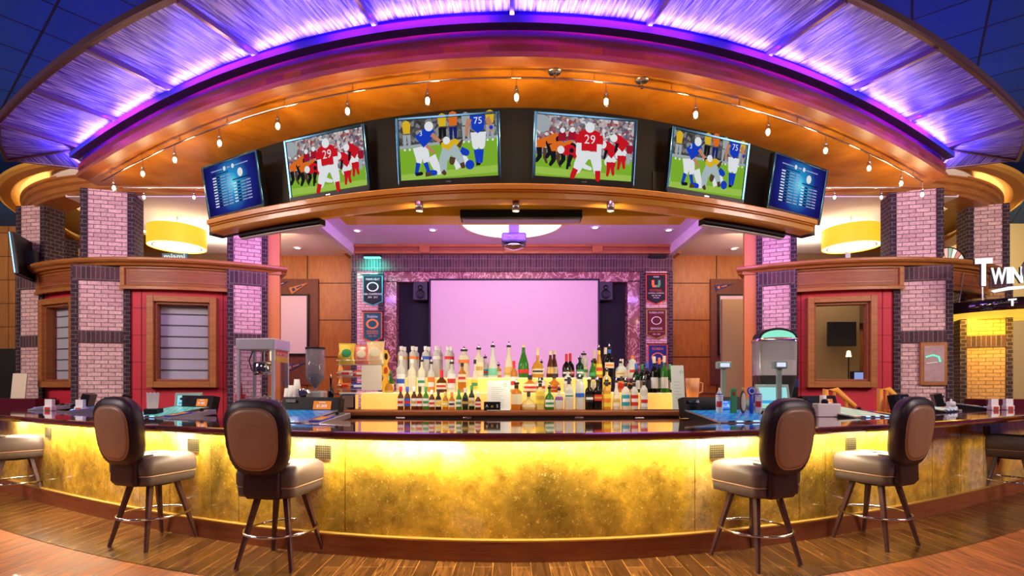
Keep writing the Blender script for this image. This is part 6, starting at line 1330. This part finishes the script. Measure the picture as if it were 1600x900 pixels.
# stained glass fan and little signs over the rails
q = P(1481, 9.3, 412); t = thing('stained_glass_fan', 'half-round stained glass fan with coloured wedges above the right tower rail', 'stained glass', (q.x, q.y, 3.5), R_(-12)); n = 12; cols = [(.8, .35, .3), (.85, .7, .1), (.8, .8, .7), (.5, .12, .08), (.9, .85, .75), (.15, .4, .25)]
for k in range(n):
    a0, a1 = PI * k / n, PI * (k + 1) / n; f = MB(UP); f.prism([(.05 * math.cos(a0), .05 * math.sin(a0)), (.30 * math.cos(a0), .42 * math.sin(a0)), (.30 * math.cos(a1), .42 * math.sin(a1)), (.05 * math.cos(a1), .05 * math.sin(a1))], -.005, .005, mat('stained_%d' % (k % 6), cols[k % 6], .2, emit=cols[k % 6], es=.5)); f.build('glass_wedge', t)
f = MB(); f.tube([(.30 * math.cos(PI * k / 20), 0, .42 * math.sin(PI * k / 20)) for k in range(21)], .012, BLACK, 6)
for k in range(n + 1): a = PI * k / n; f.tube([(.05 * math.cos(a), -.006, .05 * math.sin(a)), (.3 * math.cos(a), -.006, .42 * math.sin(a))], .005, BLACK, 4)
f.build('lead_frame', t)
q = P(274, 8.6, 400); t = thing('word_sign', 'small white and green sign reading miami on the left tower rail', 'sign', (q.x, q.y + .0, 3.5)); MB().bx(-.21, .21, -.02, .02, 0, .13, mat('sign_board_green', (.08, .2, .14), .5)).build('board', t); f = MB(); f.text('miami', .15, emis('sign_white_soft', (.85, .9, .85), .9), T(0, -.024, .07) @ UP, ext=.004); f.build('lettering', t)
q = P(1331, 8.6, 400); t = thing('card_sign', 'small green and white card standing on the right tower rail', 'card', (q.x, q.y + .1, 3.5), .4); MB().bx(-.06, .06, -.005, .005, 0, .17, pm('mint', 0)).build('card', t); MB().bx(-.06, .06, -.007, -.004, 0, .07, LG).build('green_band', t)

# ================================================================== FAR LEFT AND FAR RIGHT
def veneer():
    m = wood('veneer_wall', (.22, .09, .025), (.36, .16, .05), (9, 1, 1), .45); nt = m.node_tree; b = nt.nodes['Principled BSDF']; tc = _n(nt, 'ShaderNodeTexCoord'); br = _n(nt, 'ShaderNodeTexBrick'); br.offset = 0
    br.inputs['Scale'].default_value = 1; br.inputs['Brick Width'].default_value = .5; br.inputs['Row Height'].default_value = .56; br.inputs['Mortar Size'].default_value = .008; br.inputs['Color1'].default_value = (1, 1, 1, 1); br.inputs['Color2'].default_value = (.8, .8, .8, 1); br.inputs['Mortar'].default_value = (.08, .05, .03, 1); nt.links.new(tc.outputs['UV'], br.inputs['Vector'])
    mx = _n(nt, 'ShaderNodeMix', data_type='RGBA', blend_type='MULTIPLY'); mx.inputs[0].default_value = 1; src = b.inputs['Base Color'].links[0].from_socket; nt.links.new(src, mx.inputs[6]); nt.links.new(br.outputs[0], mx.inputs[7]); nt.links.new(mx.outputs[2], b.inputs['Base Color']); return m
f = MB(); f.bx(-15, -10.3, 12.2, 12.4, 2.28, 5.2, veneer()); struct(f.build('wall_left'))
f = MB(); f.bx(-15, -10.3, 12.15, 12.35, 0, 2.28, BLACKM); struct(f.build('wall_left_lower'))  # black sheet stands in for the shade of a dark doorway
YW = mat('wall_cream_yellow', (.62, .50, .28), .7)
f = MB(); f.bx(10.15, 15, 12.0, 12.4, 0, 5.2, YW); struct(f.build('wall_right'))
f = MB(); f.bx(8.0, 10.0, 10.9, 11.0, 0, 3.3, mat('wall_olive', (.28, .20, .06), .8)); struct(f.build('wall_right_inner_lower'))
area('entry_light', (8.4, 8.9, 2.58), .9, 40, (1, .62, .10), aim=(8.9, 9.4, 0))
area('entry_light', (10.6, 9.5, 5.0), 1.0, 120, (1, .75, .35), aim=(11.5, 12, 2.5))
area('entry_light', (-11.5, 9.0, 5.0), 1.0, 120, (1, .72, .45), aim=(-12, 12.2, 3.5))
q = P(1486, 10.8, 545); t = thing('wall_television', 'black switched-off television on the olive wall under the marquee', 'television', (q.x, q.y, q.z)); MB().bx(-.30, .30, -.03, .04, -.28, .28, BLACK).build('cabinet', t, bevel=.01); MB().bx(-.27, .27, -.034, -.028, -.22, .25, mat('screen_off', (.006, .006, .008), .1)).build('screen', t); MB().bx(-.08, .08, .04, .10, -.1, .1, BLACKM).build('wall_bracket', t)
# dim lounge seen through the right window
f = MB(); f.bx(4.6, 7.6, 11.2, 11.3, 0, 3.3, mat('wall_lounge', (.30, .22, .09), .8)); struct(f.build('wall_lounge'))
point('lounge_light', (6.2, 9.9, 2.9), 14, (1, .75, .4), .2); point('lounge_light', (-6.0, 9.4, 2.95), 10, (1, .85, .8), .2)
q = P(1315, 10.9, 522); t = thing('lounge_television', 'dark television inside the lounge behind the right tower window', 'television', (q.x, q.y, q.z)); MB().bx(-.30, .30, -.03, .03, -.26, .26, BLACK).build('cabinet', t, bevel=.01); MB().bx(-.1, .1, .03, .28, -.08, .08, BLACKM).build('wall_bracket', t)
for px, lab in ((1326, 'small glowing table lamp left in the lounge window'), (1363, 'small glowing wall lamp right in the lounge window')):
    q = P(px, 10.6, 553); t = thing('lounge_lamp', lab, 'lamp', (q.x, q.y, q.z)); MB().lathe([(.05, -.06), (.03, .06), (.001, .07)], emis('lounge_glow', (1, .8, .3), 5), 14).build('shade', t); MB().tube([(0, 0, -.06), (0, 0, -q.z + .01)], .012, BLACK, 6).build('pole', t)
q = P(1316, 9.9, 590); t = thing('lounge_game_screen', 'pale blue game screen inside the lounge behind the right window', 'gaming machine', (q.x + .35, q.y, 0)); MB().bx(-.18, .18, -.1, .2, 0, q.z - .12, BLACK).build('cabinet', t, bevel=.01); MB().bx(-.17, .17, -.05, .05, q.z - .12, q.z + .12, BLACK).build('monitor', t); MB().bx(-.15, .15, -.055, -.05, q.z - .10, q.z + .10, emis('lounge_lcd', (.35, .45, .9), 1)).build('screen', t)
# table block and chair rails at the far left
q = P(12, 7.6, 622); t = thing('side_table', 'dark maroon cabinet end at the left edge behind the bar', 'cabinet', (at(12, 8.3, 0)[0] - .1, 8.6, 0)); MB().bx(-.45, .45, -.2, .2, 0, 1.2, mat('maroon_gloss', (.10, .012, .02), .2)).build('body', t, bevel=.01)
q = t.location; t = thing('menu_holder', 'cream menu booklet standing on the maroon cabinet at the left edge', 'menu', (q.x - .02, q.y, 1.2)); MB(RX(R_(-6))).bx(-.12, .12, -.01, .01, 0, .42, LC).build('booklet', t)
q2 = at(1590, 7.9, 0); t = thing('side_table', 'dark cabinet end behind the game machines at the right edge', 'cabinet', (q2[0] + .2, 8.3, 0)); MB().bx(-.5, .5, -.2, .2, 0, 1.2, mat('maroon_gloss')).build('body', t, bevel=.01)
t = thing('metal_chair', 'black tubular metal chair at the far left in front of the dark opening', 'chair', (-9.0, 9.5, 0), R_(15)); BK = BLACK
for a in (-1, 1):
    MB().tube([(a * .2, 0, 0), (a * .2, .02, .9), (a * .2, .02, 1.25), (a * .17, .02, 1.72), (a * .12, .02, 1.78)], .014, BK, 6).build('back_post', t); MB().tube([(a * .2, -.38, 0), (a * .2, -.38, .75)], .014, BK, 6).build('leg', t)
MB().bx(-.21, .21, -.4, .02, .75, .79, BK).build('seat', t, bevel=.01); MB().tube([(-.12, .02, 1.78), (.12, .02, 1.78)], .014, BK, 6).build('top_rail', t); MB().tube([(-.2, .02, 1.25), (.2, .02, 1.25)], .012, BK, 6).build('cross_rail', t)
